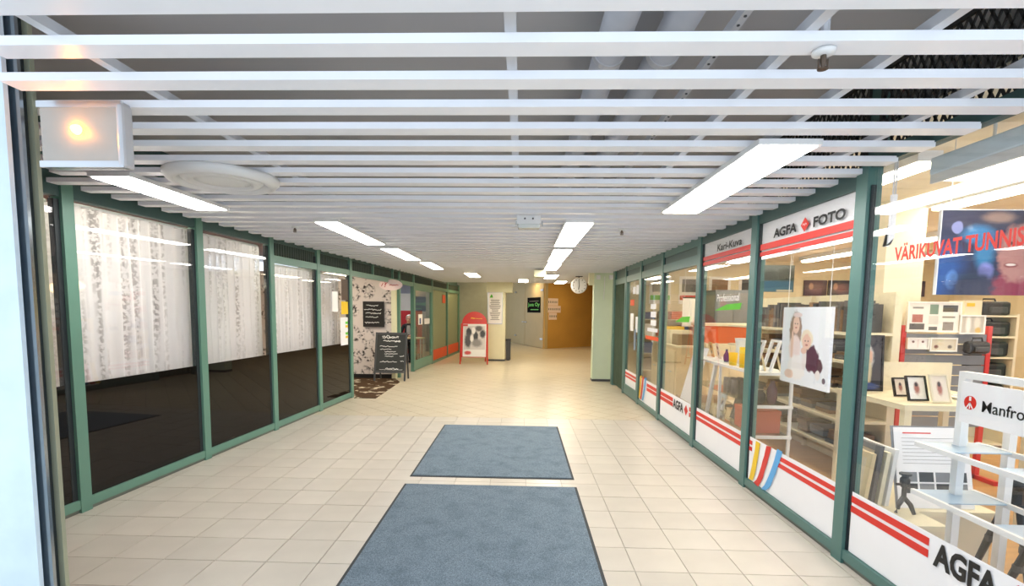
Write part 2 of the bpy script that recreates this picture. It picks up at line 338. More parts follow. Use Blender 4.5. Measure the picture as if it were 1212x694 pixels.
def tilepoly(poly, g=.003):
    for ax, v_, k in ((0, -3.9, True), (0, 2.1 if poly[0][1] < 11.5 else 4.0, False), (1, YE+g, True), (1, 26, False)):
        poly = clip(poly, ax, v_, k) if poly else poly
    if len(poly) >= 3:
        A = abs(sum(poly[i][0]*poly[(i+1) % len(poly)][1]-poly[(i+1) % len(poly)][0]*poly[i][1] for i in range(len(poly))))/2
        if A > 2e-4: mb.prism([(x, y, -.02) for x, y in poly], (0, 0, .02))
d = .31; h = d/math.sqrt(2)
for i in range(-70, 110):
    for j in range(-40, 110):
        cx = (i-j)*h*1.0+40*h-1; cy = YE-.1+(i+j)*h
        if -4.2 < cx < (2.4 if cy < 11.5 else 4.2) and YE-.3 < cy < 26.3: tilepoly([(cx, cy-h+.005), (cx+h-.005, cy), (cx, cy+h-.005), (cx-h+.005, cy)])
o = mb.build('diagonal_tiles', 'tile_s', floor); o['kind'] = 'stuff'
mb = MB()
for j in range(-8, -2):
    for i in range(0, 17): xa = x0+i*TX; ya = 2.93+j*TY; mb.box(xa+.003, xa+TX-.003, ya+.003, ya+TY-.003, -.02, 0)
for j in range(-8, 14):
    xa = x0-TX; ya = 2.93+j*TY; mb.box(xa+.003, xa+TX-.003, ya+.003, ya+TY-.003, -.02, 0)
    xa = x0+17*TX; mb.box(xa+.003, 2.1, ya+.003, ya+TY-.003, -.02, 0)
o = mb.build('margin_tiles', 'tile', floor); o['kind'] = 'stuff'
f2 = box('floor', 'wood', (2.1, 9, .8, 12, -.12, 0)); tag(f2, 'tan floor inside the photo shop', 'floor', kind='structure')
f3 = box('floor', 'cafe_floor', (-8, -3.9, 2.3, 19, -.12, 0)); tag(f3, 'dark floor inside the cafe behind lace curtains', 'floor', kind='structure')

# ================================================================== ceiling
ceil = box('ceiling', 'deck', (-8, 9, .9, 16, 2.95, 3.05)); tag(ceil, 'white slatted ceiling hung below a grey soffit', 'ceiling', kind='structure')
for k in range(-2, 57):
    yb = 1.49+.25*k; ya = yb-.088
    xl = XL(yb)+.1; xr = 2.035
    if yb < 1.6: xl = -2.4
    elif yb < 1.9: xl = -1.75
    elif yb < 2.2: xl = -1.95
    elif yb < 3.3: xl = max(xl, -2.95)
    box('slat', 'slat', (xl, xr, ya, yb, ZC, ZC+.03), ceil)
for X in (-2.55, -1.5, -.045, .87, 1.24, 1.75):
    box('rail', 'rail', (X-.018, X+.018, (.95 if X > -2 else 2.4), 15.6, ZC+.03, ZC+.065), ceil)
st = box('hanger_strip', 'rail', (.78, .81, .95, 6, 2.62, 2.66), ceil)
mb = MB()
for i in range(40): mb.lathe([(.006, 0), (.006, .004)], (.795, 1.0+i*.06, 2.617), 8)
mb.build('hole', 'dgrey', st)['kind'] = 'stuff'
c2 = box('ceiling', 'deck', (-5, 4, 16, 26.5, 2.86, 3.05)); tag(c2, 'plain ceiling above the far end of the passage', 'ceiling', kind='structure')
c3 = box('ceiling', 'cream', (2.2, 9, .8, 12, 2.62, 2.7)); tag(c3, 'cream ceiling inside the photo shop', 'ceiling', kind='structure')
for x, y in ((-.6, 18.0), (1.6, 17.2), (2.2, 19.8), (.2, 21.2), (-1.7, 16.8)):  # unseen lamps, added to brighten the dark far end
    t = thing('far_fill_light', 'added warm round lamp, out of view, brightening the far end', 'ceiling light', (x, y, 2.80), 'added lamps over the far end')
    MB().lathe([(.2, .055), (.2, .02), (.19, .015)], (x, y, 2.80), 24).build('rim', 'white', t); MB().lathe([(.185, .02), (.15, .004), (.02, 0)], (x, y, 2.80), 24).build('shade', 'far_fill', t, smooth=True)
for i, X in enumerate((.395, .645)):
    mb = MB(); mb.tube([(X, .9, 2.76), (X, 15.9, 2.76)], .072, 20); o = thing('ventilation_pipe', 'white round duct running above the ceiling slats', 'pipe', (X, 1, 2.68), 'twin ducts above the slats'); mb.build('duct', 'pipe', o, smooth=True)
    for k in range(12):
        yy = 1.3+k*1.2; MB().lathe([(.078, -.02), (.078, .02)], (X, yy, 2.76), 20, Matrix.Rotation(R_(90), 3, 'X')).build('duct_clamp', 'rail', o); box('hanger_rod', 'rail', (X-.004, X+.004, yy-.004, yy+.004, 2.83, 2.95), o)
# black expanded mesh above the photo shop front
def mesh_panel(y0, y1, where):
    t = thing('mesh_panel', 'black expanded metal mesh '+where, 'mesh panel', (2.06, (y0+y1)/2, 2.42), 'mesh panels over the shop front')
    fr = MB(); fr.box(2.05, 2.07, y0, y1, 2.42, 2.44); fr.box(2.05, 2.07, y0, y1, 2.93, 2.95); fr.box(2.05, 2.07, y0, y0+.02, 2.42, 2.95); fr.box(2.05, 2.07, y1-.02, y1, 2.42, 2.95); fr.build('frame', 'mesh', t)
    la = MB(); n = int((y1-y0+.5)/.05)
    for i in range(n):
        for sg in (1, -1):
            ya = y0-.5*(sg > 0)+i*.05+(.5 if sg < 0 else 0) - (.5 if sg < 0 else 0)
            a = V((2.06, y0-.25+i*.05, 2.43)); b = a+V((0, .25*sg, .5))
            t0, t1 = 0, 1
            dy = b.y-a.y
            for lim, s_ in ((y0, 1), (y1, -1)):
                fa, fb = s_*(a.y-lim), s_*(b.y-lim)
                if fa < 0 and fb < 0: t0, t1 = 1, 0
                elif fa < 0: t0 = max(t0, -fa/(fb-fa))
                elif fb < 0: t1 = min(t1, fa/(fa-fb))
            if t1-t0 > .02: la.bar(a+(b-a)*t0, a+(b-a)*t1, .012, .006, (1, 0, 0))
    o = la.build('lattice', 'mesh', t); o['kind'] = 'stuff'
for y0, y1, w_ in ((1.0, 2.0, 'at the street end above the slats'), (2.05, 3.1, 'above the pane with red lettering'), (3.2, 4.45, 'above the sign with the red diamond'), (4.55, 5.8, 'above the window beside the white shelves')): mesh_panel(y0, y1, w_)

# ================================================================== photo shop front (right)
RP = [3.15, 4.51, 5.83, 7.27, 8.50, 9.66]
wr = thing('wall_right', 'teal framed photo shop front along the passage', 'shop front', (2.03, 6, 0), kind='structure')
for i, y in enumerate(RP+[1.62]):
    wb('post', 'teal', 'R', y-.05, y+.05, -.05, .035, .0, 2.42, wr)
    wb('seal', 'rubber', 'R', y-.062, y-.05, -.012, .014, .09, 2.3, wr)
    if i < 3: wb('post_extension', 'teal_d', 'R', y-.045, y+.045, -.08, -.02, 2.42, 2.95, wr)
ys = [1.0, 1.57]
bays = [(1.67, 3.082), (3.2, 4.442), (4.56, 5.762), (5.88, 7.202), (7.32, 8.432), (8.55, 9.592)]
for (a, b) in bays+[(1.0, 1.57)]:
    wb('bottom_rail', 'teal', 'R', a-.03, b+.03, -.04, .03, .03, .09, wr); wb('plinth', 'plinth', 'R', a-.03, b+.03, -.04, .015, 0, .03, wr)
    far = a > 5.8
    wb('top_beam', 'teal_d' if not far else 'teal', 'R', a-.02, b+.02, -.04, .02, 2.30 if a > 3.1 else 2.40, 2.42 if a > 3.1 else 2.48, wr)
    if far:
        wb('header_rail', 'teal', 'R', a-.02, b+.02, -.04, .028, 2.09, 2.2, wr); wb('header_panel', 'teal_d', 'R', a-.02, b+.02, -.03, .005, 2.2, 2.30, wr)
wb('header_rail', 'teal', 'R', 9.7, 10.75, -.04, .028, 2.09, 2.2, wr); wb('header_panel', 'teal_d', 'R', 9.7, 10.75, -.03, .005, 2.2, 2.42, wr)
wb('post', 'teal', 'R', 10.66, 10.86, -.05, .04, 0, 2.42, wr)
def stripe(name, m, y0, y1, z0, z1, parent, n=.0135): return wb(name, m, 'R', y0, y1, n-.0015, n, z0, z1, parent)
def rtext(s, m, yl, yr, z0, z1, parent, bold=0, shear=0, n=.0150):
    return text(s, m, wp('R', yl, n, z0), RIGHT_R, ZV, yl-yr, z1-z0, parent, bold, shear)
def diamond(yc, zc, s, parent, nm='emblem'):
    mb = MB(); mb.prism([wp('R', yc+s, .0135, zc), wp('R', yc, .0135, zc-s), wp('R', yc-s, .0135, zc), wp('R', yc, .0135, zc+s)], (-.0008, 0, 0)); o = mb.build(nm, 'red', parent)
    return o
def brush(y_t, y_b, wd, z0, z1, m, parent):
    n = 8; pl, pr = [], []
    for i in range(n+1):
        k = i/n; z = z0+(z1-z0)*k; y = y_b+(y_t-y_b)*(k**.7)
        pl.append(wp('R', y+wd/2+random.uniform(-.004, .004), .0160, z+random.uniform(-.008, .012)*(i in (0, n)))); pr.append(wp('R', y-wd/2+random.uniform(-.004, .004), .0160, z+random.uniform(-.008, .012)*(i in (0, n))))
    mb = MB(); vs = pl+pr; mb.add(vs, [(i, i+1, n+2+i, n+1+i) for i in range(n)]); mb.build('brush_stroke', m, parent)
WL = ['large near pane of the photo shop with red lettering', 'photo shop window under the sign with a red diamond', 'photo shop window beside the white display shelves', 'photo shop window with a leaning white board behind', 'photo shop pane with white stickers and orange band', 'glass door of the photo shop beside the green curtain']
win = []
for i, (a, b) in enumerate(bays):
    t = thing('window_%d' % (i+1) if i < 5 else 'door_1', WL[i], 'window' if i < 5 else 'door', wp('R', (a+b)/2, 0, .09), kind='structure'); win.append(t)
    zt = (2.40, 2.30, 2.30, 2.09, 2.09, 2.09)[i]
    wb('pane', 'glass', 'R', a, b, .0, .008, .09, zt, t)
    if i == 5:
        for q in ((a, a+.06), (b-.06, b)): wb('stile', 'teal', 'R', *q, .009, .03, .09, 2.09, t)
        wb('door_rail', 'teal', 'R', a, b, .009, .03, .09, .2, t); wb('handle', 'alu', 'R', a+.07, a+.09, .05, .08, .9, 1.25, t)
    if i > 5: continue
    d = wb('decal_band', 'whitep', 'R', a+.01, b-.01, .0085, .0105, .095 if i < 5 else .2, .47, t)
    if i == 0:
        for z0, z1 in ((.405, .445), (.345, .385)): stripe('stripe', 'red', 2.49, b-.01, z0, z1, d); stripe('stripe', 'red', a+.01, 1.95, z0, z1, d)
        rtext('AGFA', 'black', 2.455, 2.12, .325, .45, d, .04); diamond(2.04, .385, .07, d)
        rtext('VÄRIKUVAT TUNNISSA', 'red', 2.87, 2.065, 1.835, 1.93, t, .03)
    if i == 1:
        for z0, z1 in ((.405, .44), (.35, .385)): stripe('stripe', 'red', a+.01, 3.95, z0, z1, d); stripe('stripe', 'red', 4.38, b-.01, z0, z1, d)
        brush(4.27, 4.37, .075, .1, .46, 'yellow', d); brush(4.09, 4.27, .075, .09, .47, 'red', d); brush(3.92, 4.14, .075, .09, .48, 'blue', d)
    if i == 2:
        for z0, z1 in ((.395, .435), (.335, .375)): stripe('stripe', 'red', a+.01, b-.01, z0, z1, d)
    if i == 3:
        for z0, z1 in ((.38, .43), (.315, .365)): stripe('stripe', 'red', 6.62, b-.01, z0, z1, d); stripe('stripe', 'red', a+.01, 5.99, z0, z1, d)
        rtext('AGFA', 'black', 6.6, 6.2, .31, .43, d, .035); diamond(6.1, .37, .065, d)
    if i == 4:
        for z0, z1 in ((.38, .43), (.315, .365)): stripe('stripe', 'red', a+.01, 7.95, z0, z1, d)
        brush(8.32, 8.4, .09, .12, .5, 'yellow', d); brush(8.18, 8.3, .09, .12, .5, 'red', d); brush(8.02, 8.18, .09, .12, .5, 'blue', d)
    if i == 5:
        for z0, z1 in ((.39, .43), (.335, .37)): stripe('stripe', 'red', a+.07, b-.07, z0, z1, d)
    if i in (1, 2):
        zb = 2.0 if i == 1 else 2.055
        s_ = wb('sign_panel', 'whitep', 'R', a+.005, b-.005, -.02, -.005, zb, 2.30, t)
        zz = ((2.075, 2.125), (2.025, 2.06)) if i == 1 else ((2.11, 2.155), (2.06, 2.10))
        for z0, z1 in zz: stripe('stripe', 'red', a+.01, b-.01, z0, z1, s_, n=.0105)
        if i == 1:
            rtext('AGFA', 'black', 4.22, 3.88, 2.15, 2.222, s_, .035, n=.0110); dm = diamond(3.77, 2.185, .052, s_); rtext('Agfa', 'whitep', 3.80, 3.74, 2.178, 2.196, s_, n=.0160); rtext('FOTO', 'black', 3.67, 3.32, 2.148, 2.22, s_, .035, n=.0110)
        else: rtext('Kari-Kuva', 'black', 5.37, 4.80, 2.175, 2.245, s_, .02, .12, n=.0110)
def swoosh(p, q, X_n, parent):
    pass
# Professional lettering with green swoosh on the third window, swoosh on the fourth, stickers further on
def onR(px, py):
    d_ = ray(px, py); k = (2.045+.03-EYEP.x-0*.01)/(d_.x+.010*d_.y); return EYEP+d_*k
a_ = onR(848, 356); b_ = onR(877, 350)
rtext('Professional', 'whitep', a_.y-.05, b_.y, 1.66, 1.735, win[2])
def sw(y0, y1, z0, z1, t):
    MB().prism([wp('R', y0, .0115, z0), wp('R', y1, .0115, z0+.01), wp('R', y1-.03, .0115, z1), wp('R', (y0+y1)/2, .0115, z1-.01)], (-.001, 0, 0)).build('swoosh', 'greenp', t)
sw(a_.y, b_.y-.02, 1.57, 1.64, win[2])
a_ = onR(800, 380); b_ = onR(817, 378); sw(a_.y, b_.y, 1.42, 1.5, win[3])
def sticker(px0, py0, px1, py1, m, t):
    a, b = onR(px0, py0), onR(px1, py1); wb('sticker', m, 'R', b.y, a.y, .0085, .0105, min(a.z, b.z), max(a.z, b.z), t)
for q in ((771, 360, 777, 366), (771, 369, 777, 376), (771, 379, 777, 386), (767, 388, 779, 394)): sticker(*q, 'whitep', win[4])
sticker(765, 397, 782, 405, 'orange', win[4])
for q, m in (((747, 355, 751, 362), 'orange'), ((747, 371, 750, 392), 'paper'), ((753, 375, 756, 394), 'whitep'), ((752, 396, 756, 402), 'dgrey'), ((750, 340, 753, 348), 'whitep'), ((754, 338, 758, 348), 'whitep')): sticker(*q, m, win[5])

# pillar and green curtain after the shop
p = thing('wall_pillar', 'pale green square pillar beside the hanging clock', 'pillar', (1.85, 11.4, 0), kind='structure')
box('shaft', 'pgreen', (1.585, 2.08, 11.2, 11.45, .0, 2.42), p); box('base_strip', 'dgrey', (1.58, 2.08, 11.19, 11.45, 0, .05), p)
box('bracket', 'pcream', (1.48, 1.585, 11.25, 11.42, 2.12, 2.42), p)
for q in ((706, 326, 710, 331), (721, 326, 726, 331)): a, b = atY(q[0], q[1], 11.19), atY(q[2], q[3], 11.19); box('sensor', 'white', (a.x, b.x, 11.12, 11.2, b.z, a.z), p)
MB().tube([(1.80, 11.19, 2.3), (1.8, 11.17, 2.2), (1.79, 11.18, 1.8)], .008).build('cable', 'white', p)
t = thing('door_curtain', 'dark green folded curtain hanging between shop door and pillar', 'curtain', (2.0, 10.2, 0))
mb = MB(); n = 60; vs = []; fs = []
for i in range(n+1):
    y = 9.74+.9*i/n; x = XRt(y)+.02+.05*math.sin(i*.75); vs += [(x, y, .04), (x, y, 2.09)]
for i in range(n): fs.append((2*i, 2*i+2, 2*i+3, 2*i+1))
mb.add(vs, fs).build('drape', 'curtain_g', t, smooth=True)
box('curtain_rail', 'dgrey', (1.97, 2.0, 9.72, 10.66, 2.07, 2.095), t)

# ================================================================== cafe front (left)
LP = [2.45, 3.62, 4.97, 6.24, 7.47, 8.65]
wl = thing('wall_left', 'green framed cafe front with tinted lower glass', 'shop front', (-3.1, 6, 0), kind='structure')
for i, y in enumerate(LP):
    wb('post', 'green', 'L', y-.045, y+.045, -.05, .035, 0, 2.42, wl)
    if i: wb('seal', 'rubber', 'L', y-.085, y-.045, -.03, .012, .1, 2.3, wl)
lb = [(2.5, 3.53), (3.665, 4.88), (5.015, 6.15), (6.285, 7.38), (7.515, 8.56)]
LL = ['narrow cafe window beside the entrance jamb', 'first wide cafe window beyond the entrance jamb', 'second wide cafe window with lace curtain', 'third cafe window below the louvre', 'fourth cafe window with notices beside the chalkboard entrance']
for i, (a, b) in enumerate(lb):
    zt = 2.32 if i < 3 else 2.11
    wb('bottom_rail', 'green', 'L', a-.045, b+.09, -.04, .03, .03, .1, wl); wb('plinth', 'plinth', 'L', a-.045, b+.09, -.04, .015, 0, .03, wl)
    wb('top_beam', 'teal_d', 'L', a-.045, b+.09, -.04, .02, 2.32 if i < 3 else 2.36, 2.42, wl)
    t = thing('window_%d' % (i+6), LL[i], 'window', wp('L', (a+b)/2, 0, .1), kind='structure')
    wb('pane', 'glass', 'L', a, b, .0, .006, .1, zt, t)
    wb('tinted_film', 'film', 'L', a, b, .0085, .0105, .1, .97, t)
    if i >= 3: wb('transom', 'green', 'L', a-.045, b+.09, -.04, .03, 2.11, 2.2, wl)
    if i == 4:
        for (px0, py0, px1, py1, m, lab) in ((392, 345, 399, 369, 'paper', 0), (403, 330, 411, 356, 'woodd', 0), (403, 357, 411, 372, 'yellow', 0), (402, 376, 411, 408, 'whitep', 0)):
            def onL(px, py):
                d_ = ray(px, py); k = (-3.30-.07*3.6+.012)/(d_.x-.07*d_.y); k = (-3.30-.07*3.6)/(d_.x-.07*d_.y); return EYEP+d_*k
            a2, b2 = onL(px0, py0), onL(px1, py1); wb('notice', m, 'L', a2.y, b2.y, .012, .0135, min(a2.z, b2.z), max(a2.z, b2.z), t)
        for k in range(6): wb('sticker', ['yellow', 'greenp', 'whitep'][k % 3], 'L', 8.43, 8.53, .0140, .0150, 1.05+k*.06, 1.09+k*.06, t)
for (a, b) in ((6.285, 7.43), (7.515, 8.6), (8.7, 9.7), (9.74, 10.85), (10.95, 12.45), (12.55, 14.3), (14.42, 16.3), (16.44, 18.2)):
    n = int((b-a)/.06)
    wb('louvre_back', 'rubber', 'L', a, b, -.05, -.04, 2.2, 2.37, wl)
    for k in range(n): y = a+(b-a)*(k+.5)/n; wb('louvre_fin', 'louvre', 'L', y-.008, y+.008, -.035, .01, 2.2, 2.36, wl)
for y in (11.36, 12.5, 14.36, 16.37, 18.3): wb('post', 'green', 'L', y-.045, y+.045, -.05, .035, 0, 2.42, wl)
for y in (9.72, 10.9): wb('header_divider', 'green', 'L', y-.02, y+.02, -.05, .035, 2.2, 2.42, wl)
wb('header_rail', 'green', 'L', 8.69, 18.3, -.04, .03, 2.11, 2.2, wl); wb('top_beam', 'teal_d', 'L', 8.69, 18.3, -.04, .02, 2.37, 2.42, wl)
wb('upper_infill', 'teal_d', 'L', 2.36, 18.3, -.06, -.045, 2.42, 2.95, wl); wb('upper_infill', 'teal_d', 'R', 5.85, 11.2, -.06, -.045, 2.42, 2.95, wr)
# lace curtains behind the cafe windows
CLB = ['white lace curtain in the narrow window by the entrance jamb', 'white lace curtain in the first wide cafe window', 'white lace curtain in the second wide cafe window', 'white lace curtain behind the third cafe window', 'white lace curtain behind the window with notices']
for i, (a, b) in enumerate(lb):
    t = thing('lace_curtain', CLB[i], 'curtain', wp('L', (a+b)/2, -.16, .5), 'lace curtains in the cafe windows')
    n = 120; vs = []; fs = []; a2, b2 = a+.03, b+(.16 if i < 4 else .05)
    rows = (.15, .9, 1.5, 2.30 if i < 3 else 2.09)
    for k in range(n+1):
        y = a2+(b2-a2)*k/n; ph = k*.55+1.7*math.sin(k*.09+i)
        for z in rows: vs.append(wp('L', y+.01*math.sin(z*3+k*.2), -(.10 if i % 2 else .175)+.028*math.sin(ph)*(1.15-.12*z), z))
    for k in range(n):
        for r in range(3): fs.append((4*k+r, 4*k+4+r, 4*k+5+r, 4*k+1+r))
    MB().add(vs, fs).build('fabric', 'lace', t, smooth=True)
    MB().tube([wp('L', a+.03, -(.10 if i % 2 else .175), rows[-1]+.01), wp('L', b+.13, -(.10 if i % 2 else .175), rows[-1]+.01)], .012).build('curtain_rod', 'white', t)
# cafe shell
cw = box('wall_cafe', 'cafe', (-7.2, -7.1, 2.3, 11.3, 0, 2.95)); tag(cw, 'dim brown back wall of the cafe', 'wall', kind='structure')
cw = box('wall_front', 'cafe', (-8, -2.27, 2.2, 2.34, 0, 2.95)); tag(cw, 'street wall beside the entrance jamb', 'wall', kind='structure')
cc = box('ceiling', 'cafe', (-7.1, -3.6, 2.4, 11.3, 2.7, 2.75)); tag(cc, 'dim ceiling of the cafe', 'ceiling', kind='structure')
for (y, x, z) in ((3.35, -4.2, 1.75), (3.55, -4.1, 1.72), (4.9, -4.6, 1.72), (5.05, -4.5, 1.75), (7.2, -4.6, 1.8)):
    t = thing('pendant_lamp', 'small warm globe lamp glowing behind the lace', 'lamp', (x, y, z), 'globe lamps in the cafe')
    MB().ball((x, y, z), .05).build('globe', 'globe', t, smooth=True); MB().tube([(x, y, z+.04), (x, y, 2.7)], .006).build('cord', 'blk', t)
for y_, l_ in ((9.6, 'added square lamp brightening the wallpaper at the cafe entrance'), (6.7, 'added square lamp brightening the third lace curtain from behind'), (4.2, 'added square lamp brightening the first lace curtain from behind')):  # lamps added to lift the wallpaper and light the lace from behind
    t = thing('cafe_fill_light', l_, 'ceiling light', (-4.0, y_, 2.6), 'added lamps in the cafe'); box('housing', 'white', (-4.35, -3.75, y_-.5, y_+.5, 2.66, 2.699), t); box('diffuser', 'panel_w', (-4.33, -3.77, y_-.48, y_+.48, 2.645, 2.66), t)
# wallpaper partition with black skirting
wpn = box('wall_partition', 'wallpaper', (-7.1, -2.82, 11.2, 11.3, 0, 2.36)); tag(wpn, 'white partition wall with black floral wreath wallpaper', 'wall', kind='structure')
box('baseboard', 'black', (-7.1, -2.83, 11.17, 11.2, 0, .09), wpn)
o = box('corner_post', 'pcream', (-2.87, -2.78, 11.14, 11.3, 0, 2.2), wpn)
# board on wallpaper
t = thing('menu_board', 'black menu board with white writing on floral wallpaper', 'board', (-3.27, 11.15, 1.15))
box('panel', 'board2', (-3.5, -3.03, 11.14, 11.17, 1.15, 1.71), t)
mb = MB()
for z, x0_, wd in ((1.62, -3.42, .26), (1.53, -3.47, .38), (1.45, -3.44, .34), (1.37, -3.44, .28), (1.24, -3.46, .32)): squiggle(mb, (x0_, 11.137, z), XV, ZV, YV, wd, .035, .010)
mb.build('chalk_writing', 'chalk', t)['kind'] = 'stuff'
# oval hanging sign
t = thing('hanging_sign', 'pink oval sign hanging on two wires over the cafe entrance', 'sign', (-2.735, 10.6, 1.93))
pts = [(-2.735+.245*math.cos(a*math.pi/16), 10.59, 2.05+.115*math.sin(a*math.pi/16)) for a in range(32)]
MB().prism(pts, (0, .02, 0)).build('oval_board', 'pinks', t)
mb = MB(); squiggle(mb, (-2.76, 10.585, 2.05), XV, ZV, YV, .19, .03, .012); mb.build('script', 'redb', t)
mb = MB(); mb.tube([(-2.86, 10.585, 2.0), (-2.84, 10.585, 2.06), (-2.86, 10.585, 2.13)], .006); mb.tube([(-2.86, 10.585, 2.06), (-2.80, 10.585, 2.1)], .006); mb.tube([(-2.93, 10.585, 2.02), (-2.89, 10.585, 2.09)], .006); mb.build('flourish', 'redb', t)['kind'] = 'stuff'
for x in (-2.93, -2.54): MB().tube([(x, 10.6, 2.1), (x, 10.6, 2.378)], .005).build('wire', 'dgrey', t)

# second room: wall with a door leaf, person, table
b_ = box('wall_room', 'paleroom', (-7, -2.9, 16.5, 16.6, 0, 2.9)); tag(b_, 'pale blue grey wall behind the seated person', 'wall', kind='structure')
rb = box('wall_side_room', 'paleroom', (-5.0, -4.9, 11.3, 16.5, 0, 2.9)); tag(rb, 'pale side wall of the room behind the doorway', 'wall', kind='structure')
rc = box('ceiling', 'white', (-4.9, -2.95, 11.3, 16.5, 2.5, 2.56)); tag(rc, 'white ceiling of the room behind the doorway', 'ceiling', kind='structure')
t = thing('room_light', 'white ceiling light in the room behind the doorway', 'light', (-3.9, 14, 2.46)); box('housing', 'white', (-4.1, -3.7, 13.3, 14.7, 2.465, 2.495), t); box('diffuser', 'panel', (-4.08, -3.72, 13.32, 14.68, 2.45, 2.465), t)
t = thing('red_screen', 'red partition screen behind the seated person', 'screen', (-3.6, 15.9, 0)); box('panel', 'redb', (-4.05, -3.12, 15.88, 15.92, .15, 1.5), t)
for x in (-4.0, -3.17): box('foot', 'dgrey', (x-.03, x+.03, 15.75, 16.05, 0, .15), t)
b_ = box('wall_cabinet', 'white', (-3.95, -3.55, 16.3, 16.49, 1.5, 2.05)); tag(b_, 'white cabinet on the wall above the red screen', 'cabinet')
w11 = thing('door_2', 'open glass door leaf in a green frame beside the person', 'door', wp('L', 13.4, 0, 0), kind='structure')
wb('pane', 'tintglass', 'L', 12.62, 14.24, .0, .008, .26, 2.02, w11)
for q in ((12.545, 12.62), (14.24, 14.315)): wb('stile', 'green', 'L', *q, -.02, .03, .02, 2.11, w11)
wb('door_rail', 'green', 'L', 12.62, 14.24, -.02, .03, .02, .26, w11); wb('door_rail', 'green', 'L', 12.62, 14.24, -.02, .03, 2.02, 2.11, w11)
wb('notice', 'paper', 'L', 12.95, 13.35, .0085, .0105, 1.15, 1.42, w11); wb('notice', 'bluef', 'L', 13.05, 13.2, .0115, .0125, 1.17, 1.32, w11); wb('notice', 'whitep', 'L', 13.55, 14.1, .0085, .0105, 1.15, 1.3, w11)
for i, (a, b) in enumerate(((14.41, 16.32), (16.42, 18.25))):
    t = thing('window_%d' % (11+i), ['beige closed glazing panel next to the green glass door', 'beige closed glazing panel behind the red stand'][i], 'window', wp('L', (a+b)/2, 0, 0), kind='structure')
    wb('blind', 'beigeblind', 'L', a, b, -.04, -.02, .05, 2.11, t); wb('pane', 'tintglass', 'L', a, b, .0, .006, .05, 2.11, t); wb('orange_band', 'orange', 'L', a, b, .008, .010, .08, .38, t)
    wb('bottom_rail', 'green', 'L', a, b, -.04, .03, 0, .05, t)
    if i == 0: wb('sticker', 'orange', 'L', 15.7, 16.1, .010, .012, 1.75, 2.0, t)

# ================================================================== far end
gw = box('wall_grey', 'grey', (-2.35, -1.02, 18.35, 18.5, 0, 2.86)); tag(gw, 'grey wall behind the red arched stand', 'wall', kind='structure')
col = thing('wall_column', 'pale cream column carrying a white notice poster', 'column', (-.75, 15.6, 0), kind='structure')
box('shaft', 'pcream', (-1.03, -.49, 15.4, 15.95, 0, 2.42), col); box('capital', 'pcream', (-1.05, -.28, 15.36, 15.98, 2.08, 2.42), col); box('base_strip', 'dgrey', (-1.035, -.485, 15.39, 15.955, 0, .05), col)
t = thing('notice_poster', 'white framed notice poster on the cream column', 'poster', (-.8, 15.38, 1.12)); box('frame', 'alu', (-1.02, -.57, 15.37, 15.395, 1.12, 2.1), t); pa = box('sheet', 'paper', (-1.0, -.59, 15.355, 15.37, 1.15, 2.07), t)
mb = MB(); 
for k in range(15): z = 1.85-k*.042; hw = random.uniform(.08, .17); mb.box(-.795-hw, -.795+hw, 15.352, 15.355, z-.008, z+.008)
mb.build('print_line', 'ink', pa)['kind'] = 'stuff'; MB().prism([(-.96, 15.352, 1.92), (-.86, 15.352, 1.92), (-.88, 15.352, 2.0), (-.92, 15.352, 2.02)], (0, .003, 0)).build('logo', 'greenp', pa)
b_ = thing('waste_bin', 'dark narrow bin standing behind the cream column', 'bin', (-.38, 15.8, 0)); box('body', 'dgrey', (-.46, -.32, 15.6, 15.95, 0.02, .62), b_); box('lid', 'blk', (-.47, -.31, 15.59, 15.96, .62, .66), b_); box('foot', 'blk', (-.44, -.34, 15.62, 15.93, 0, .02), b_)
# angled door wall
A, B = V((-.95, 25.8, 0)), V((.96, 20.6, 0)); dv = (B-A).normalized(); nv = V((-dv.y, dv.x, 0)); nv = nv if nv.y < 0 else -nv
def aw(s0, s1, n0, n1, z0, z1): q = [A+dv*s0+nv*n0, A+dv*s1+nv*n0, A+dv*s1+nv*n1, A+dv*s0+nv*n1]; return MB().hexa([p+ZV*z0 for p in q], [p+ZV*z1 for p in q])
L_ = (B-A).length
w1 = aw(0, L_, -.12, 0, 0, 2.86).build('wall_back', 'beige'); tag(w1, 'beige wall around the double doors at the far end', 'wall', kind='structure')
dleaf = thing('door_3', 'beige double doors with a black sign at the far end', 'door', A+dv*(L_*.6), kind='structure')
for k, (s0, s1) in enumerate(((L_*.36, L_*.60), (L_*.605, L_*.985))):
    lf = aw(s0, s1, .002, .04, .02, 2.6).build('door_leaf', 'beige', dleaf)
    aw(s0+.05 if k else s1-.25, s0+.25 if k else s1-.05, .04, .09, 1.02, 1.06).build('handle', 'alu', lf)
    for z in (.35, 2.35): aw(s1-.28 if k else s0+.02, s1-.02 if k else s0+.22, .04, .07, z, z+.07).build('hinge', 'alu', lf)
ss = V((.24, 21.5, 0)); s0 = L_*.66; s1 = L_*.93
sg = thing('door_sign', 'black sign with green lettering on the far door', 'sign', A+dv*(s0)+nv*.05); aw(s0, s1, .041, .055, 1.46, 2.1).build('panel', 'signblack', sg)
o_ = A+dv*(s0+.08)+nv*.057+ZV*1.68; text('Jana Oy', 'greenp', o_, dv, ZV, s1-s0-.16, .2, sg, .012)
mb = MB(); mb2 = aw(s0+.25, s1-.2, .056, .058, 1.93, 1.95); mb2.build('print_line', 'ink', sg); aw(s0+.4, s1-.2, .056, .058, 1.57, 1.60).build('print_line', 'greenp', sg)
C_ = V((.96, 20.6, 0)); D_ = V((4.2, 23.4, 0)); ev = (D_-C_).normalized(); en = V((ev.y, -ev.x, 0))
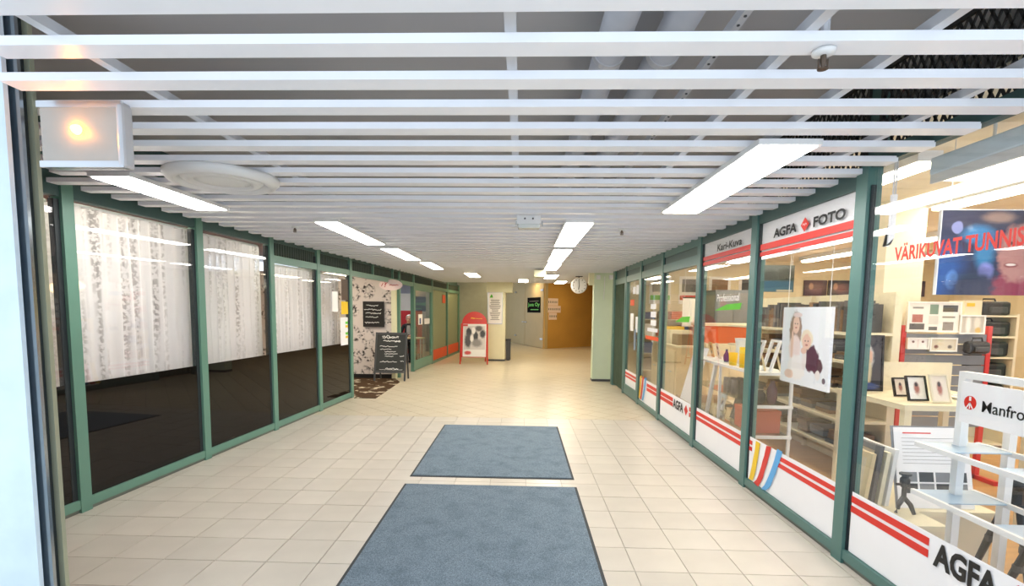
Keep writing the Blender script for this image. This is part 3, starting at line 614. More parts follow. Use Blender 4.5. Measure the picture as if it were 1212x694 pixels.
def bw(s0, s1, n0, n1, z0, z1): q = [C_+ev*s0+en*n0, C_+ev*s1+en*n0, C_+ev*s1+en*n1, C_+ev*s0+en*n1]; return MB().hexa([p+ZV*z0 for p in q], [p+ZV*z1 for p in q])
w2 = bw(0, (D_-C_).length, -.12, 0, 0, 2.86).build('wall_end', 'brown'); tag(w2, 'ochre brown end wall with paper sheets taped on', 'wall', kind='structure')
for i, (s0, s1, z0, z1) in enumerate(((.12, .72, 1.76, 2.05), (.12, .88, 1.47, 1.75), (.2, .66, 1.18, 1.46))):
    t = thing('paper_sheet', ['uppermost paper sheet taped on the ochre wall', 'wide middle paper sheet taped on the ochre wall', 'lowest narrow paper sheet taped on the ochre wall'][i], 'paper', C_+ev*s0+ZV*z0)
    bw(s0, s1, .001, .006, z0, z1).build('sheet', 'pinkpaper', t)
    mb = MB(); n = int((s1-s0)/.09)
    for k in range(n): q = bw(s0+.05+k*.09, s0+.09+k*.09, .0062, .008, z0+.1, z0+.18); mb.add(q.v, q.f)
    mb.build('printed_marks', 'ink', t)['kind'] = 'stuff'
ew = box('wall_side', 'beige', (3.9, 4.0, 11.0, 26, 0, 2.95)); tag(ew, 'beige side wall beyond the pale green pillar', 'wall', kind='structure')
ew = box('wall_shop_back', 'yellowwall', (2.2, 9, 10.9, 11.0, 0, 2.7)); tag(ew, 'warm cream back wall of the photo shop', 'wall', kind='structure')
ew = box('wall_shop_side', 'yellowwall', (8.9, 9.0, .8, 10.9, 0, 2.7)); tag(ew, 'warm cream side wall of the photo shop', 'wall', kind='structure')
ew = box('wall_far_left', 'beige', (-3.0, -.9, 25.7, 25.8, 0, 2.86)); tag(ew, 'beige wall at the far left end', 'wall', kind='structure')

# ================================================================== entrance frame and sign box
en_ = thing('trim_1', 'steel and cream entrance frame at the street side', 'frame', (-2.2, 2.2, 0), kind='structure')
box('cream_jamb', 'jamb', (-2.2, -2.035, 2.12, 2.14, 0, 2.95), en_); box('steel_jamb', 'chrome', (-2.2, -2.045, 2.075, 2.09, 0, 2.95), en_)
box('seam', 'rubber', (-2.2, -2.06, 2.09, 2.12, 0, 2.95), en_); box('door_leaf_edge', 'paleblue', (-2.75, -2.075, 2.04, 2.06, 0, 2.95), en_)  # leaf's pale blue stands in for daylight reflected in its glass
t = thing('sign_box', 'silver box with a glowing amber lamp hanging under the slats', 'light box', (-1.76, 2.14, 2.085))
box('housing', 'alu', (-1.965, -1.615, 2.075, 2.115, 2.11, 2.37), t, bevel=.006); box('front_panel', 'amber', (-1.955, -1.64, 2.066, 2.076, 2.135, 2.345), t)
box('edge_trim', 'alu', (-1.965, -1.615, 2.06, 2.075, 2.345, 2.37), t); box('edge_trim', 'alu', (-1.965, -1.615, 2.06, 2.075, 2.11, 2.135), t); box('corner_cap', 'rail', (-1.64, -1.61, 2.058, 2.12, 2.11, 2.365), t, bevel=.012)
q = atY(90, 153, 2.06); MB().lathe([(.001, -.026), (.012, -.022), (.019, -.010), (.021, 0)], (q.x, 2.066, q.z), 16, Matrix.Rotation(R_(-90), 3, 'X')).build('amber_lamp', 'lamp_amber', t, smooth=True)

# ================================================================== ceiling lights and fittings
def panel(x0, x1, y0, y1, label, m='panel', group='ceiling light panels'):
    t = thing('ceiling_light', label, 'ceiling light', ((x0+x1)/2, (y0+y1)/2, 2.344), group)
    box('housing', 'white', (x0, x1, y0, y1, 2.35, 2.377), t); box('diffuser', m, (x0+.015, x1-.015, y0+.02, y1-.02, 2.344, 2.35), t)
panel(1.12, 1.42, 2.53, 4.24, 'long bright light panel beside the photo shop sign')
panel(-2.70, -2.43, 3.14, 4.22, 'light panel behind the silver box with amber lamp')
for a, l in zip(((.39, .66, 4.72, 6.42), (.41, .67, 6.77, 8.45), (.43, .69, 8.75, 10.15)), ('just beyond the emergency lamp box', 'in the middle of the row of three', 'next to the cream camera box')): panel(*a, 'light panel leading to the clock, '+l)
for a, l in zip(((-1.95, -1.71, 4.75, 6.4), (-1.9, -1.65, 6.8, 8.36), (-1.77, -1.55, 8.78, 10.16)), ('beside the lace curtain windows', 'beside the window with notices', 'beside the oval hanging sign')): panel(*a, 'light panel on the cafe side '+l)
for a, l in zip(((.55, .85, 11.6, 12.9), (-1.28, -1.0, 11.2, 12.55), (-.1, .18, 13.4, 14.6), (.95, 1.25, 14.0, 15.2)), ('beside the hanging clock', 'before the cream column', 'before the far double doors', 'before the ochre wall')): panel(*a, 'small far light panel '+l, 'panel_w')
t = thing('air_diffuser', 'round off-white air diffuser under the slats', 'vent', (-1.9, 3.24, 2.33))
MB().lathe([(.33, .047), (.328, .02), (.30, -.005), (.265, -.005), (.25, .03), (.245, .047)], (-1.9, 3.24, 2.33), 40).build('outer_ring', 'white', t, smooth=True)
MB().lathe([(.24, .047), (.235, .02), (.21, .0), (.17, .0), (.165, .02)], (-1.9, 3.24, 2.33), 40).build('inner_ring', 'white', t, smooth=True)
MB().lathe([(.165, .047), (.16, .012), (.1, .004), (.01, .003)], (-1.9, 3.24, 2.33), 40).build('centre_disc', 'white', t, smooth=True)
t = thing('emergency_light', 'white emergency lamp box with clear cover hanging from the slats', 'lamp', (.055, 4.55, 2.27))
box('body', 'white', (-.05, .16, 4.5, 4.6, 2.30, 2.376), t); box('cover', 'glassw', (-.04, .15, 4.495, 4.605, 2.265, 2.30), t, bevel=.008)
for x in (-.06, .165): box('clip', 'alu', (x, x+.012, 4.53, 4.57, 2.29, 2.33), t)
for x in (0.02, .09): MB().lathe([(.008, 0), (.008, .006)], (x, 4.494, 2.345), 8, Matrix.Rotation(R_(90), 3, 'X')).build('screw', 'dgrey', t)
t = thing('projector_box', 'small cream camera box under the slats before the far doors', 'box', (.35, 10.2, 2.2)); box('body', 'pcream', (.24, .47, 10.1, 10.4, 2.21, 2.35), t, bevel=.01); box('mount', 'white', (.32, .38, 10.2, 10.28, 2.35, 2.377), t)
def sprinkler(px, py, label):
    p_ = atZ(px, py, 2.37); t = thing('sprinkler', label, 'sprinkler', (p_.x, p_.y, 2.32), 'sprinkler heads')
    MB().lathe([(.035, .05), (.033, .04), (.01, .036)], (p_.x, p_.y, 2.325), 20).build('escutcheon', 'white', t, smooth=True)
    mb = MB(); mb.lathe([(.008, .04), (.010, .02), (.006, .0)], (p_.x, p_.y, 2.325), 10); mb.tube([(p_.x-.014, p_.y, 2.35), (p_.x-.014, p_.y, 2.322)], .003, 6); mb.tube([(p_.x+.014, p_.y, 2.35), (p_.x+.014, p_.y, 2.322)], .003, 6); mb.build('head', 'brass', t)
    MB().lathe([(.016, 0), (.016, .004)], (p_.x, p_.y, 2.318), 12).build('deflector', 'brass', t); MB().tube([(p_.x, p_.y, 2.375), (p_.x, p_.y, 2.94)], .014).build('feed_pipe', 'rail', t)
sprinkler(975, 62, 'large sprinkler head on a pipe near the black mesh'); sprinkler(736, 272, 'small sprinkler head in the slats beyond the long light panel'); sprinkler(349, 269, 'small sprinkler head in the slats on the cafe side')
# clock
t = thing('clock', 'round white double-faced clock hanging from a black bracket', 'clock', (1.37, 12.3, 1.97))
RX = Matrix.Rotation(R_(90), 3, 'X'); c0 = V((1.37, 12.3, 2.155))
MB().lathe([(.17, -.06), (.19, -.05), (.19, .05), (.17, .06)], c0, 32, RX).build('case', 'white', t, smooth=False)
fc = MB().lathe([(.168, .0), (.165, .012)], c0+V((0, -.06, 0)), 32, RX).build('face', 'whitep', t)
mb = MB()
for k in range(12): a = k*math.pi/6; dv_ = V((math.sin(a), 0, math.cos(a))); mb.bar(c0+V((0, -.073, 0))+dv_*.13, c0+V((0, -.073, 0))+dv_*.155, .012, .003, YV)
mb.build('hour_mark', 'black', fc)['kind'] = 'stuff'
for a, l, wd in ((-.1, .13, .011), (3.3, .1, .015)): dv_ = V((math.sin(a), 0, math.cos(a))); MB().bar(c0+V((0, -.076, 0)), c0+V((0, -.076, 0))+dv_*l, wd, .003, YV).build('hand', 'black', fc)
mb = MB(); mb.tube([c0+V((0, 0, .18)), (1.37, 12.3, 2.378)], .018); mb.build('bracket', 'blk', t); box('ceiling_plate', 'blk', (1.29, 1.45, 12.24, 12.36, 2.362, 2.377), t)

# ================================================================== mats
for i, (y0, y1, lab) in enumerate(((2.15, 4.36, 'blue grey entrance mat nearer the street'), (4.56, 6.69, 'blue grey entrance mat further inside the passage'))):
    t = thing('entrance_mat', lab, 'mat', (-.255, (y0+y1)/2, 0), 'entrance mats')
    xa, xb = -1.015, .507
    box('rubber_edge', 'mats_edge', (xa, xb, y0, y1, .0005, .004), t); box('pile', 'carpet', (xa+.022, xb-.022, y0+.022, y1-.022, .002, .011), t)
mb = MB(); mb.prism([(-3.78, 8.76, .0005), (-2.88, 8.76, .0005), (-2.88, 8.6, .0005), (-2.5, 8.6, .0005), (-2.56, 10.6, .0005), (-2.78, 11.1, .0005), (-3.78, 11.12, .0005)], (0, 0, .009)); o = mb.build('door_mat', 'brownmat'); tag(o, 'brown patterned door mat at the cafe entrance', 'mat')

# ================================================================== standing signs
t = thing('chalkboard_stand', 'grey chalkboard stand with white handwriting by the cafe entrance', 'sign', (-2.8, 10.85, 0))
yb, yt, zt = 10.66, 10.9, 1.04
def lean(x, z): return V((x, yb+(yt-yb)*z/zt, z))
ux = XV; uz = (lean(0, 1)-lean(0, 0)).normalized(); un = ux.cross(uz)
for x in (-3.125, -2.475): MB().bar(lean(x, .0145), lean(x, zt), .035, .03, un).build('leg', 'dgrey', t)
for z in (.2, 1.02): MB().bar(lean(-3.105, z), lean(-2.495, z), .03, .035, uz).build('cross_rail', 'dgrey', t)
fb = MB().obox(lean(-2.8, .61), XV*.31, uz*.4, un*.006).build('slate', 'board', t)
mb = MB()
for z, x, wd, amp, r in ((.95, -3.0, .36, .06, .012), (.93, -2.99, .34, .05, .012), (.86, -2.97, .36, .03, .014), (.85, -2.72, .12, .03, .016), (.74, -3.04, .38, .03, .010), (.68, -3.03, .24, .02, .009), (.63, -2.93, .24, .02, .009), (.58, -2.93, .28, .02, .009), (.53, -2.92, .18, .015, .009), (.54, -2.6, .09, .03, .011), (.42, -3.02, .36, .025, .010), (.43, -2.58, .07, .03, .011), (.25, -3.03, .5, .005, .006), (.27, -2.9, .28, .035, .010)):
    p_ = lean(x, z) - un*.009 if un.y > 0 else lean(x, z)+un*.009
    squiggle(mb, p_, XV, uz, un, wd, amp, r)
mb.build('chalk_writing', 'chalk', fb)['kind'] = 'stuff'
for x in (-3.11, -2.49): MB().bar((x, 11.10, .0125), (x, 10.93, 1.02), .03, .025).build('rear_leg', 'dgrey', t)

t = thing('arched_stand', 'red arched pavement sign with a black and white poster', 'sign', (-1.33, 14.6, 0))
yb, yt, zt = 14.3, 14.55, 1.5
def lean(x, z): return V((x, yb+(yt-yb)*z/zt, z))
uz = (lean(0, 1)-lean(0, 0)).normalized(); un = XV.cross(uz); un = un if un.y < 0 else -un
xc, hw = -1.335, .37
for x in (xc-hw, xc+hw): MB().tube([lean(x-.02*(1 if x < xc else -1), .004), lean(x, 1.15)], .019).build('leg', 'reddk', t)
pts = [lean(xc-hw+.01, .2), lean(xc+hw-.01, .2), lean(xc+hw-.01, 1.16)]+[lean(xc+(hw-.01)*math.cos(a*math.pi/14), 1.16+.34*math.sin(a*math.pi/14)) for a in range(1, 14)]+[lean(xc-hw+.01, 1.16)]
pn = MB().prism(pts, un*-.02).build('arched_panel', 'reddk', t)
pm = printmat('bw advert', '#e9e4de', [('r', .5, .58, .46, .36, '#cfc6bf', .03), ('e', .25, .75, .12, .13, '#2c2a2a', .2), ('e', .22, .5, .14, .22, '#4c4846', .25), ('e', .55, .62, .1, .16, '#3a3836', .2), ('e', .68, .86, .16, .08, '#55504c', .3), ('e', .85, .7, .12, .12, '#2f2d2c', .3), ('e', .6, .42, .22, .12, '#8b847e', .3), ('e', .45, .8, .08, .1, '#efe8e2', .2), ('e', .38, .56, .07, .1, '#efe8e2', .2), ('e', .22, .12, .14, .06, '#c9433a', .3), ('r', .1, .96, .1, .03, '#c9433a', .05)], 'Y')
MB().obox(lean(xc+.01, .68)+un*.006, XV*.33, uz*.47, un*.004).build('poster', pm, pn)
mb = MB(); squiggle(mb, lean(xc-.1, 1.3)+un*.006, XV, uz, un, .1, .05, .02); squiggle(mb, lean(xc+.02, 1.3)+un*.006, XV, uz, un, .2, .015, .012); mb.build('lettering', 'yellow', pn)
for x in (xc-hw-.1, xc+hw-.1): MB().tube([(x, 15.15, .004), (x+.1, 14.5, 1.15)], .017).build('rear_leg', 'reddk', t)
MB().tube([(xc-hw-.09, 15.08, .2), (xc+hw-.09, 15.08, .2)], .012).build('rear_bar', 'reddk', t)

# ================================================================== seated person, chair and table
def skinfig(V_, E_, root, lvl=2):
    me = bpy.data.meshes.new('fig'); me.from_pydata([v[:3] for v in V_], E_, []); ob = bpy.data.objects.new('fig', me); COL.objects.link(ob)
    ob.modifiers.new('skin', 'SKIN'); sl = me.skin_vertices[0].data
    for i, v in enumerate(V_): sl[i].radius = (v[3], v[4] if len(v) > 4 else v[3]); sl[i].use_root = (i == root)
    ob.modifiers.new('sub', 'SUBSURF').levels = lvl
    bpy.context.view_layer.update()
    m = bpy.data.meshes.new_from_object(ob.evaluated_get(bpy.context.evaluated_depsgraph_get())); bpy.data.objects.remove(ob); bpy.data.meshes.remove(me); return m
P0 = V((-3.33, 14.98, 0))
vs = [(0, 0, .56, .16, .13), (0, .03, .74, .14, .11), (0, .03, .93, .165, .12), (0, .02, 1.07, .10, .08), (0, .0, 1.13, .05), (0, -.02, 1.2, .07, .08), (0, -.015, 1.28, .078, .09), (0, 0, 1.35, .05, .06), (0, -.115, 1.235, .016)]
ed = [(0, 1), (1, 2), (2, 3), (3, 4), (4, 5), (5, 6), (6, 7), (5, 8)]
for s in (-1, 1):
    b = len(vs)
    vs += [(s*.17, .02, 1.05, .062), (s*.235, -.06, .83, .048), (s*.13, -.27, .785, .034), (s*.105, -.33, .775, .036, .022)]
    ed += [(3, b), (b, b+1), (b+1, b+2), (b+2, b+3)]
    for k in range(4):
        f0 = len(vs); x = s*(.075+.022*k); L1 = [.035, .042, .038, .028][k]
        vs += [(x, -.375, .778, .0095), (x, -.375-L1, .772, .009), (x-s*.004, -.375-1.7*L1, .762, .0075)]; ed += [(b+3, f0), (f0, f0+1), (f0+1, f0+2)]
    f0 = len(vs); vs += [(s*.06, -.33, .778, .011), (s*.045, -.365, .772, .009)]; ed += [(b+3, f0), (f0, f0+1)]
    h_ = len(vs); vs += [(s*.09, -.06, .545, .095, .09), (s*.12, -.42, .545, .07), (s*.12, -.43, .30, .055), (s*.12, -.40, .09, .042), (s*.13, -.50, .045, .045, .035), (s*.135, -.58, .04, .035, .03)]
    ed += [(0, h_), (h_, h_+1), (h_+1, h_+2), (h_+2, h_+3), (h_+3, h_+4), (h_+4, h_+5)]
me = skinfig(vs, ed, 0); me.name = 'person'
pr = thing('person', 'seated person in a dark jacket with white hair at the cafe table', 'person', P0)
ob = bpy.data.objects.new('body', me); COL.objects.link(ob); place(ob, P0, pr)
for k in ('jacket', 'skin', 'trousers', 'scarf', 'blk'): me.materials.append(M[k])
for p_ in me.polygons:
    p_.use_smooth = True; c = p_.center
    if c.z > 1.12 or (c.y < -.30 and .70 < c.z < .85): p_.material_index = 1
    elif c.z < .1: p_.material_index = 4
    elif c.z < .62 and not (c.z > .56 and c.y > -.1): p_.material_index = 2
    elif c.y < -.06 and abs(c.x) < .05 and c.z > .8: p_.material_index = 3
    else: p_.material_index = 0
mb = MB(); hv = MB().ball((0, .012, 1.3), .096, .108, .09, 16, 10)
mb.add([P0+v for v in hv.v], [f for f in hv.f if sum(hv.v[i].y for i in f)/len(f) > -.045 or sum(hv.v[i].z for i in f)/len(f) > 1.35]); mb.build('hair', 'hair', pr, smooth=True)
mb = MB()
for s in (-1, 1):
    mb.tube([P0+V((s*.035+.026*math.cos(a*math.pi/6), -.112, 1.265+.02*math.sin(a*math.pi/6))) for a in range(13)], .003, 6); mb.tube([P0+V((s*.062, -.108, 1.268)), P0+V((s*.088, .0, 1.272))], .003, 6)
mb.tube([P0+V((-.01, -.115, 1.268)), P0+V((.01, -.115, 1.268))], .003, 6); mb.build('glasses', 'blk', pr)
for s in (-1, 1): MB().ball(tuple(P0+V((s*.033, -.098, 1.265))), .011, .008, .007, 8, 6).build('eye', 'blk', pr, smooth=True)
MB().ball(tuple(P0+V((0, -.094, 1.19))), .024, .012, .006, 8, 6).build('mouth', 'redbox', pr, smooth=True)
for s in (-1, 1): MB().ball(tuple(P0+V((s*.093, .01, 1.255))), .012, .02, .03, 8, 6).build('ear', 'skin', pr, smooth=True)
t = thing('cafe_chair', 'dark cafe chair under the seated person', 'chair', P0)
MB().box(P0.x-.21, P0.x+.21, P0.y-.2, P0.y+.22, .39, .42).build('seat', 'blk', t); MB().box(P0.x-.2, P0.x+.2, P0.y+.2, P0.y+.225, .5, .85).build('backrest', 'blk', t)
for sx in (-.18, .18):
    MB().bar((P0.x+sx, P0.y-.17, 0), (P0.x+sx, P0.y-.17, .39), .03, .03).build('leg', 'blk', t); MB().bar((P0.x+sx, P0.y+.21, 0), (P0.x+sx, P0.y+.21, .85), .03, .03).build('leg', 'blk', t)
t = thing('cafe_table', 'light wooden cafe table in front of the seated person', 'table', (-3.2, 14.45, 0))
box('tabletop', 'woodt', (-3.6, -2.8, 14.2, 14.7, .71, .74), t)
for x in (-3.56, -2.84):
    for y in (14.24, 14.66): box('leg', 'alu', (x-.018, x+.018, y-.018, y+.018, 0, .71), t)

# ================================================================== photo shop interior
def strip(x0, x1, y0, y1, z, label):
    t = thing('shop_light', label, 'light', ((x0+x1)/2, (y0+y1)/2, z), 'strip lights in the photo shop')
    box('housing', 'white', (x0, x1, y0, y1, z+.03, 2.62), t); box('tube', 'tube', (x0+.03, x1-.03, y0+.03, y1-.03, z, z+.03), t)
for y0 in (3.5, 5.4, 7.3): strip(2.58, 2.74, y0, y0+1.5, 2.52, 'white strip light on the ceiling close behind the shop glass')
for X in (3.9, 5.4, 7.0):
    for y0 in (3.3, 5.8, 8.3): strip(X-.1, X+.1, y0, y0+1.7, 2.52, 'white strip light on the photo shop ceiling')
t = thing('louvre_light', 'hanging strip light with white louvre close behind the shop glass', 'light', (2.55, 2.5, 2.33))
box('housing', 'paleblue', (2.40, 2.66, 1.5, 3.16, 2.37, 2.47), t, bevel=.01); box('tube', 'tube', (2.45, 2.61, 1.55, 3.12, 2.355, 2.37), t)
for k in range(27): y = 1.54+k*.06; box('louvre_blade', 'white', (2.42, 2.64, y-.004, y+.004, 2.322, 2.355), t)
for x in (2.41, 2.645): box('side_rail', 'white', (x-.008, x+.008, 1.52, 3.15, 2.318, 2.37), t)
for y in (1.8, 2.9): MB().tube([(2.53, y, 2.47), (2.53, y, 2.62)], .008).build('hanger', 'white', t)
a, b = atY(1037, 230, 3.0), atY(1058, 292, 3.0)
t = thing('white_banner', 'white round-cornered board hanging behind the shop post', 'board', (2.2, 3.0, b.z))
pts = [(2.09, 3.0, a.z), (2.09, 3.0, b.z), (b.x-.05, 3.0, b.z), (b.x-.015, 3.0, b.z+.015), (b.x, 3.0, b.z+.05), (b.x, 3.0, a.z)]
MB().prism(pts, (0, .02, 0)).build('board', 'whitep', t)
for x in (2.11, b.x-.02): MB().tube([(x, 3.01, a.z), (x, 3.01, 2.62)], .004).build('wire', 'rail', t)
# white display shelf along the glass
t = thing('display_shelf', 'white display shelf unit standing along the shop glass', 'shelf', (2.3, 5.4, 0))
box('shelf', 'white', (2.12, 2.47, 4.62, 6.3, .985, 1.01), t); box('shelf', 'shelfglass', (2.13, 2.46, 4.63, 6.29, .70, .712), t); box('shelf', 'shelfglass', (2.13, 2.46, 4.63, 6.29, .42, .432), t)
for z in (.70, .42): box('front_bar', 'white', (2.12, 2.47, 4.605, 4.63, z-.015, z+.012), t)
for x in (2.455,): 
    for y in (4.63, 6.27): box('leg', 'white', (x-.012, x+.012, y-.012, y+.012, 0, .985), t)
for y in (5.45, 6.27): box('leg', 'white', (2.135-.012, 2.135+.012, y-.012, y+.012, 0, .985), t)
MB().bar((2.14, 5.95, .01), (2.14, 5.6, .98), .05, .03, XV).build('brace', 'white', t)
def vase(name, label, cat, m, x, y, z, prof, group=None):
    o = MB().lathe([(r, h) for r, h in prof], (x, y, z), 18).build(name, m, smooth=True); return tag(o, label, cat, group)
def yX(px, X): return atX(px, 400, X).y
bot = [(.035, 0), (.045, .05), (.045, .1), (.02, .14), (.016, .18), (.02, .185)]
vase('vase', 'white tall vase on the white display shelf', 'vase', 'white', 2.33, yX(878, 2.33), 1.01, [(.045, 0), (.06, .08), (.05, .17), (.065, .26), (.07, .27)])
vase('vase', 'small purple bottle on the white display shelf', 'bottle', 'purple', 2.26, yX(861, 2.26), 1.01, [(r*.7, h*.75) for r, h in bot])
vase('vase', 'yellow glass tumbler on the white display shelf', 'glass', 'yellow', 2.185, yX(869, 2.185), 1.01, [(.035, 0), (.045, .13), (.04, .13), (.03, .01)])
vase('vase', 'tall yellow box-shaped vase at the shelf end beside the post', 'vase', 'yellow', 2.2, yX(885, 2.2)+.06, 1.01, [(.04, 0), (.045, .2), (.04, .2), (.035, .02)])
for i, px in enumerate((843, 851)):
    y = yX(px, 2.32); t = thing('card_stand', ['orange greeting card standing on the white display shelf', 'cream card with dark swirls on the white display shelf'][i], 'card', (2.32, y, 1.01))
    MB().obox((2.32, y, 1.10), (.01, .07, 0), (-.02, 0, .09), (.004, 0, .001)).build('card', printmat('card%d' % i, ['#d9a45c', '#e8dfc8'][i], [('e', .5, .7, .25, .12, '#6a3a24', .3), ('e', .45, .35, .2, .15, '#3a3030', .3)], 'X'), t)
for k in range(9):
    y = yX(871+k % 3*4, 2.3)-.06*(k//3); vase('jar', 'small brown glass jar in the cluster on the middle glass shelf', 'jar', 'albumg', 2.2+.07*(k//3), yX(868+5*(k % 3), 2.25), .713, [(.03, 0), (.033, .1), (.028, .13), (.031, .15)], 'brown jars on the glass shelf')
def frame_obj(label, c, hw, hh, tilt_dir, tilt, m_fr, m_im, cat='picture frame', wd=.02, plane='X', group=None):
    """picture frame leaning back by tilt; plane X faces the passage, plane Y faces the street"""
    c = V(c); a = YV if plane == 'X' else XV; back = XV if plane == 'X' else YV
    u = (ZV*math.cos(tilt)+back*math.sin(tilt)); n = a.cross(u); n = n if n.dot(back) < 0 else -n
    t = thing('picture_frame', label, cat, c, group); cc = c+u*hh+ZV*.004
    mb = MB()
    for s in (-1, 1): mb.obox(cc+a*(s*(hw-wd/2)), a*wd/2, u*hh, n*.009); mb.obox(cc+u*(s*(hh-wd/2)), a*(hw-wd), u*wd/2, n*.009)
    mb.build('frame', m_fr, t); MB().obox(cc-n*.002, a*(hw-wd), u*(hh-wd), n*.004).build('picture', m_im, t)
    MB().bar(cc+u*hh*.4-n*.01, V((cc+u*hh*.4).to_tuple())*1-n*.01+back*(hh*.55*math.sin(.5))-ZV*((cc+u*hh*.4).z-c.z-.003), .02, .006).build('easel_back', 'dgrey', t)
    return t
pm_kid = printmat('family photo', '#e9edf2', [('e', .36, .5, .2, .3, '#b9a48f', .3), ('e', .34, .62, .1, .13, '#e8c7b0', .2), ('e', .68, .45, .16, .2, '#5b3a52', .3), ('e', .66, .66, .09, .11, '#e8c9b4', .2)], 'X')
frame_obj('colour photo in a pale frame on the lowest glass shelf', (2.3, yX(856, 2.3), .433), .075, .10, 0, .25, 'paper', pm_kid)
frame_obj('dark photo in a slim frame on the lowest glass shelf', (2.24, yX(873, 2.24), .433), .085, .11, 0, .25, 'dgrey', printmat('dark photo', '#4b4744', [('e', .5, .45, .3, .15, '#8b8681', .4)], 'X'))
# open white deck-style frames leaning on the display shelf
for i, (px0, px1) in enumerate(((897, 915), (909, 928))):
    a, b = atY(px0, 424, 4.75), atY(px1, 386, 4.95); t = thing('leaning_frame', ['empty white frame leaning at the glass side of the shelf end', 'second empty frame leaning over the shelf end by the family photo'][i], 'frame', (a.x, 4.75, 1.012))
    X0 = 2.13+.14*i; MB().bar((X0, 4.66, 1.015), (X0+.10, 4.70, 1.30), .025, .02).build('side_bar', 'white', t); MB().bar((X0, 4.80, 1.015), (X0+.10, 4.84, 1.30), .025, .02).build('side_bar', 'white', t)
    MB().bar((X0+.10, 4.70, 1.29), (X0+.10, 4.84, 1.29), .025, .02).build('top_bar', 'white', t); MB().bar((X0+.14, 4.75, 1.013), (X0+.08, 4.75, 1.24), .015, .012).build('strut', 'woodt', t)
vase('vase', 'tall plum glazed vase on the middle shelf end', 'vase', 'plum', 2.33, 4.72, .713, [(.035, 0), (.045, .05), (.047, .12), (.03, .17), (.02, .2), (.024, .215)])
vase('vase', 'low dark round pot beside the plum vase', 'pot', 'blk', 2.23, 4.75, .713, [(.03, 0), (.055, .04), (.055, .08), (.03, .11), (.034, .12)])
b_ = thing('storage_box', 'terracotta box with white label under the display shelf', 'box', (2.3, 4.9, .433)); box('carton', 'redbox', (2.16, 2.42, 4.72, 5.1, .433, .62), b_); box('lid', 'redbox', (2.155, 2.425, 4.715, 5.105, .60, .64), b_)
# hanging family portrait
a, b = atX(929, 359, 2.28), atX(980, 460, 2.28); zt, zb = 1.60, .965
t = thing('family_portrait', 'large hanging portrait print of two children on white', 'photo print', (2.28, (a.y+b.y)/2, zb))
pk = printmat('children portrait', '#eef1f6', [('e', .30, .68, .13, .27, '#9c7f6c', .1), ('e', .31, .77, .075, .115, '#ecc9b4', .08), ('e', .33, .90, .10, .03, '#e8d3d0', .1), ('e', .30, .47, .13, .17, '#f2dfda', .1), ('e', .24, .5, .03, .2, '#ecc9b4', .1), ('e', .36, .22, .19, .16, '#f7f2ef', .1), ('e', .20, .12, .1, .06, '#eccdba', .1), ('e', .66, .36, .15, .16, '#5a2d42', .08), ('e', .78, .28, .11, .10, '#5a2d42', .08), ('e', .55, .60, .12, .12, '#f0e2c8', .08), ('e', .55, .565, .085, .095, '#ecc3ae', .08), ('e', .52, .34, .045, .15, '#f3e9e5', .1), ('e', .50, .45, .06, .04, '#ecc3ae', .1), ('e', .80, .17, .05, .06, '#f4ece8', .1), ('e', .92, .12, .03, .035, '#57465a', .1), ('e', .52, .575, .012, .01, '#4a3a38', .2), ('e', .58, .575, .012, .01, '#4a3a38', .2), ('e', .55, .525, .03, .012, '#b8685e', .2), ('e', .285, .785, .01, .01, '#4a3a38', .2), ('e', .335, .785, .01, .01, '#4a3a38', .2), ('e', .31, .735, .025, .01, '#b8685e', .2)], 'X')
box('print', pk, (2.275, 2.295, b.y, a.y, zb, zt), t)
for y in (a.y-.05, b.y+.05): MB().tube([(2.285, y, zt), (2.285, y, 2.62)], .0025, 6).build('wire', 'white', t)
# album wall shelves
t = thing('album_shelves', 'cream wall shelving stacked with albums behind the portrait', 'shelf', (3.2, 5.9, 0))
box('back_panel', 'creamb', (3.38, 3.40, 4.65, 7.3, 0, 1.75), t)
SZ = (.3, .57, .84, 1.12, 1.38)
for z in SZ: box('shelf', 'creamb', (2.95, 3.38, 4.65, 7.3, z-.025, z), t)
for y in (4.66, 5.98, 7.29): box('upright', 'creamb', (3.33, 3.38, y-.012, y+.012, 0, 1.75), t)
al = {}
def album(x0, x1, y0, y1, z0, z1, m, lab, grp):
    o = box('photo_album', m, (x0, x1, y0, y1, z0, z1)); tag(o, lab, 'album', grp)
for si, z in enumerate(SZ[:4]):
    y = 4.72
    while y < 7.0:
        n = random.randint(1, 4); zz = z; wd = random.uniform(.2, .3)
        if random.random() < .75:
            for k in range(n):
                hh = random.uniform(.03, .055)
                if zz+hh > z+.22: break
                dx = random.uniform(0, .05); dy = random.uniform(0, .03)
                album(3.0+dx, 3.26+dx, y+dy, y+wd-.03+dy, zz+.0005, zz+hh, 'album' if random.random() < .5 else 'albumg', 'flat photo album lying on the %s cream wall shelf' % ['lowest', 'second lowest', 'middle', 'second highest'][si], 'albums lying on the wall shelves'); zz += hh
        y += wd+.02
y = 4.75
while y < 6.6:
    th = random.uniform(.035, .07); album(3.05, 3.3, y, y+th-.004, 1.381, 1.381+random.uniform(.2, .3), random.choice(['dgrey', 'albumg', 'albumg', 'album']), 'upright album in the row on the top wall shelf', 'albums standing on the top shelf'); y += th+random.choice([0, 0, .02])
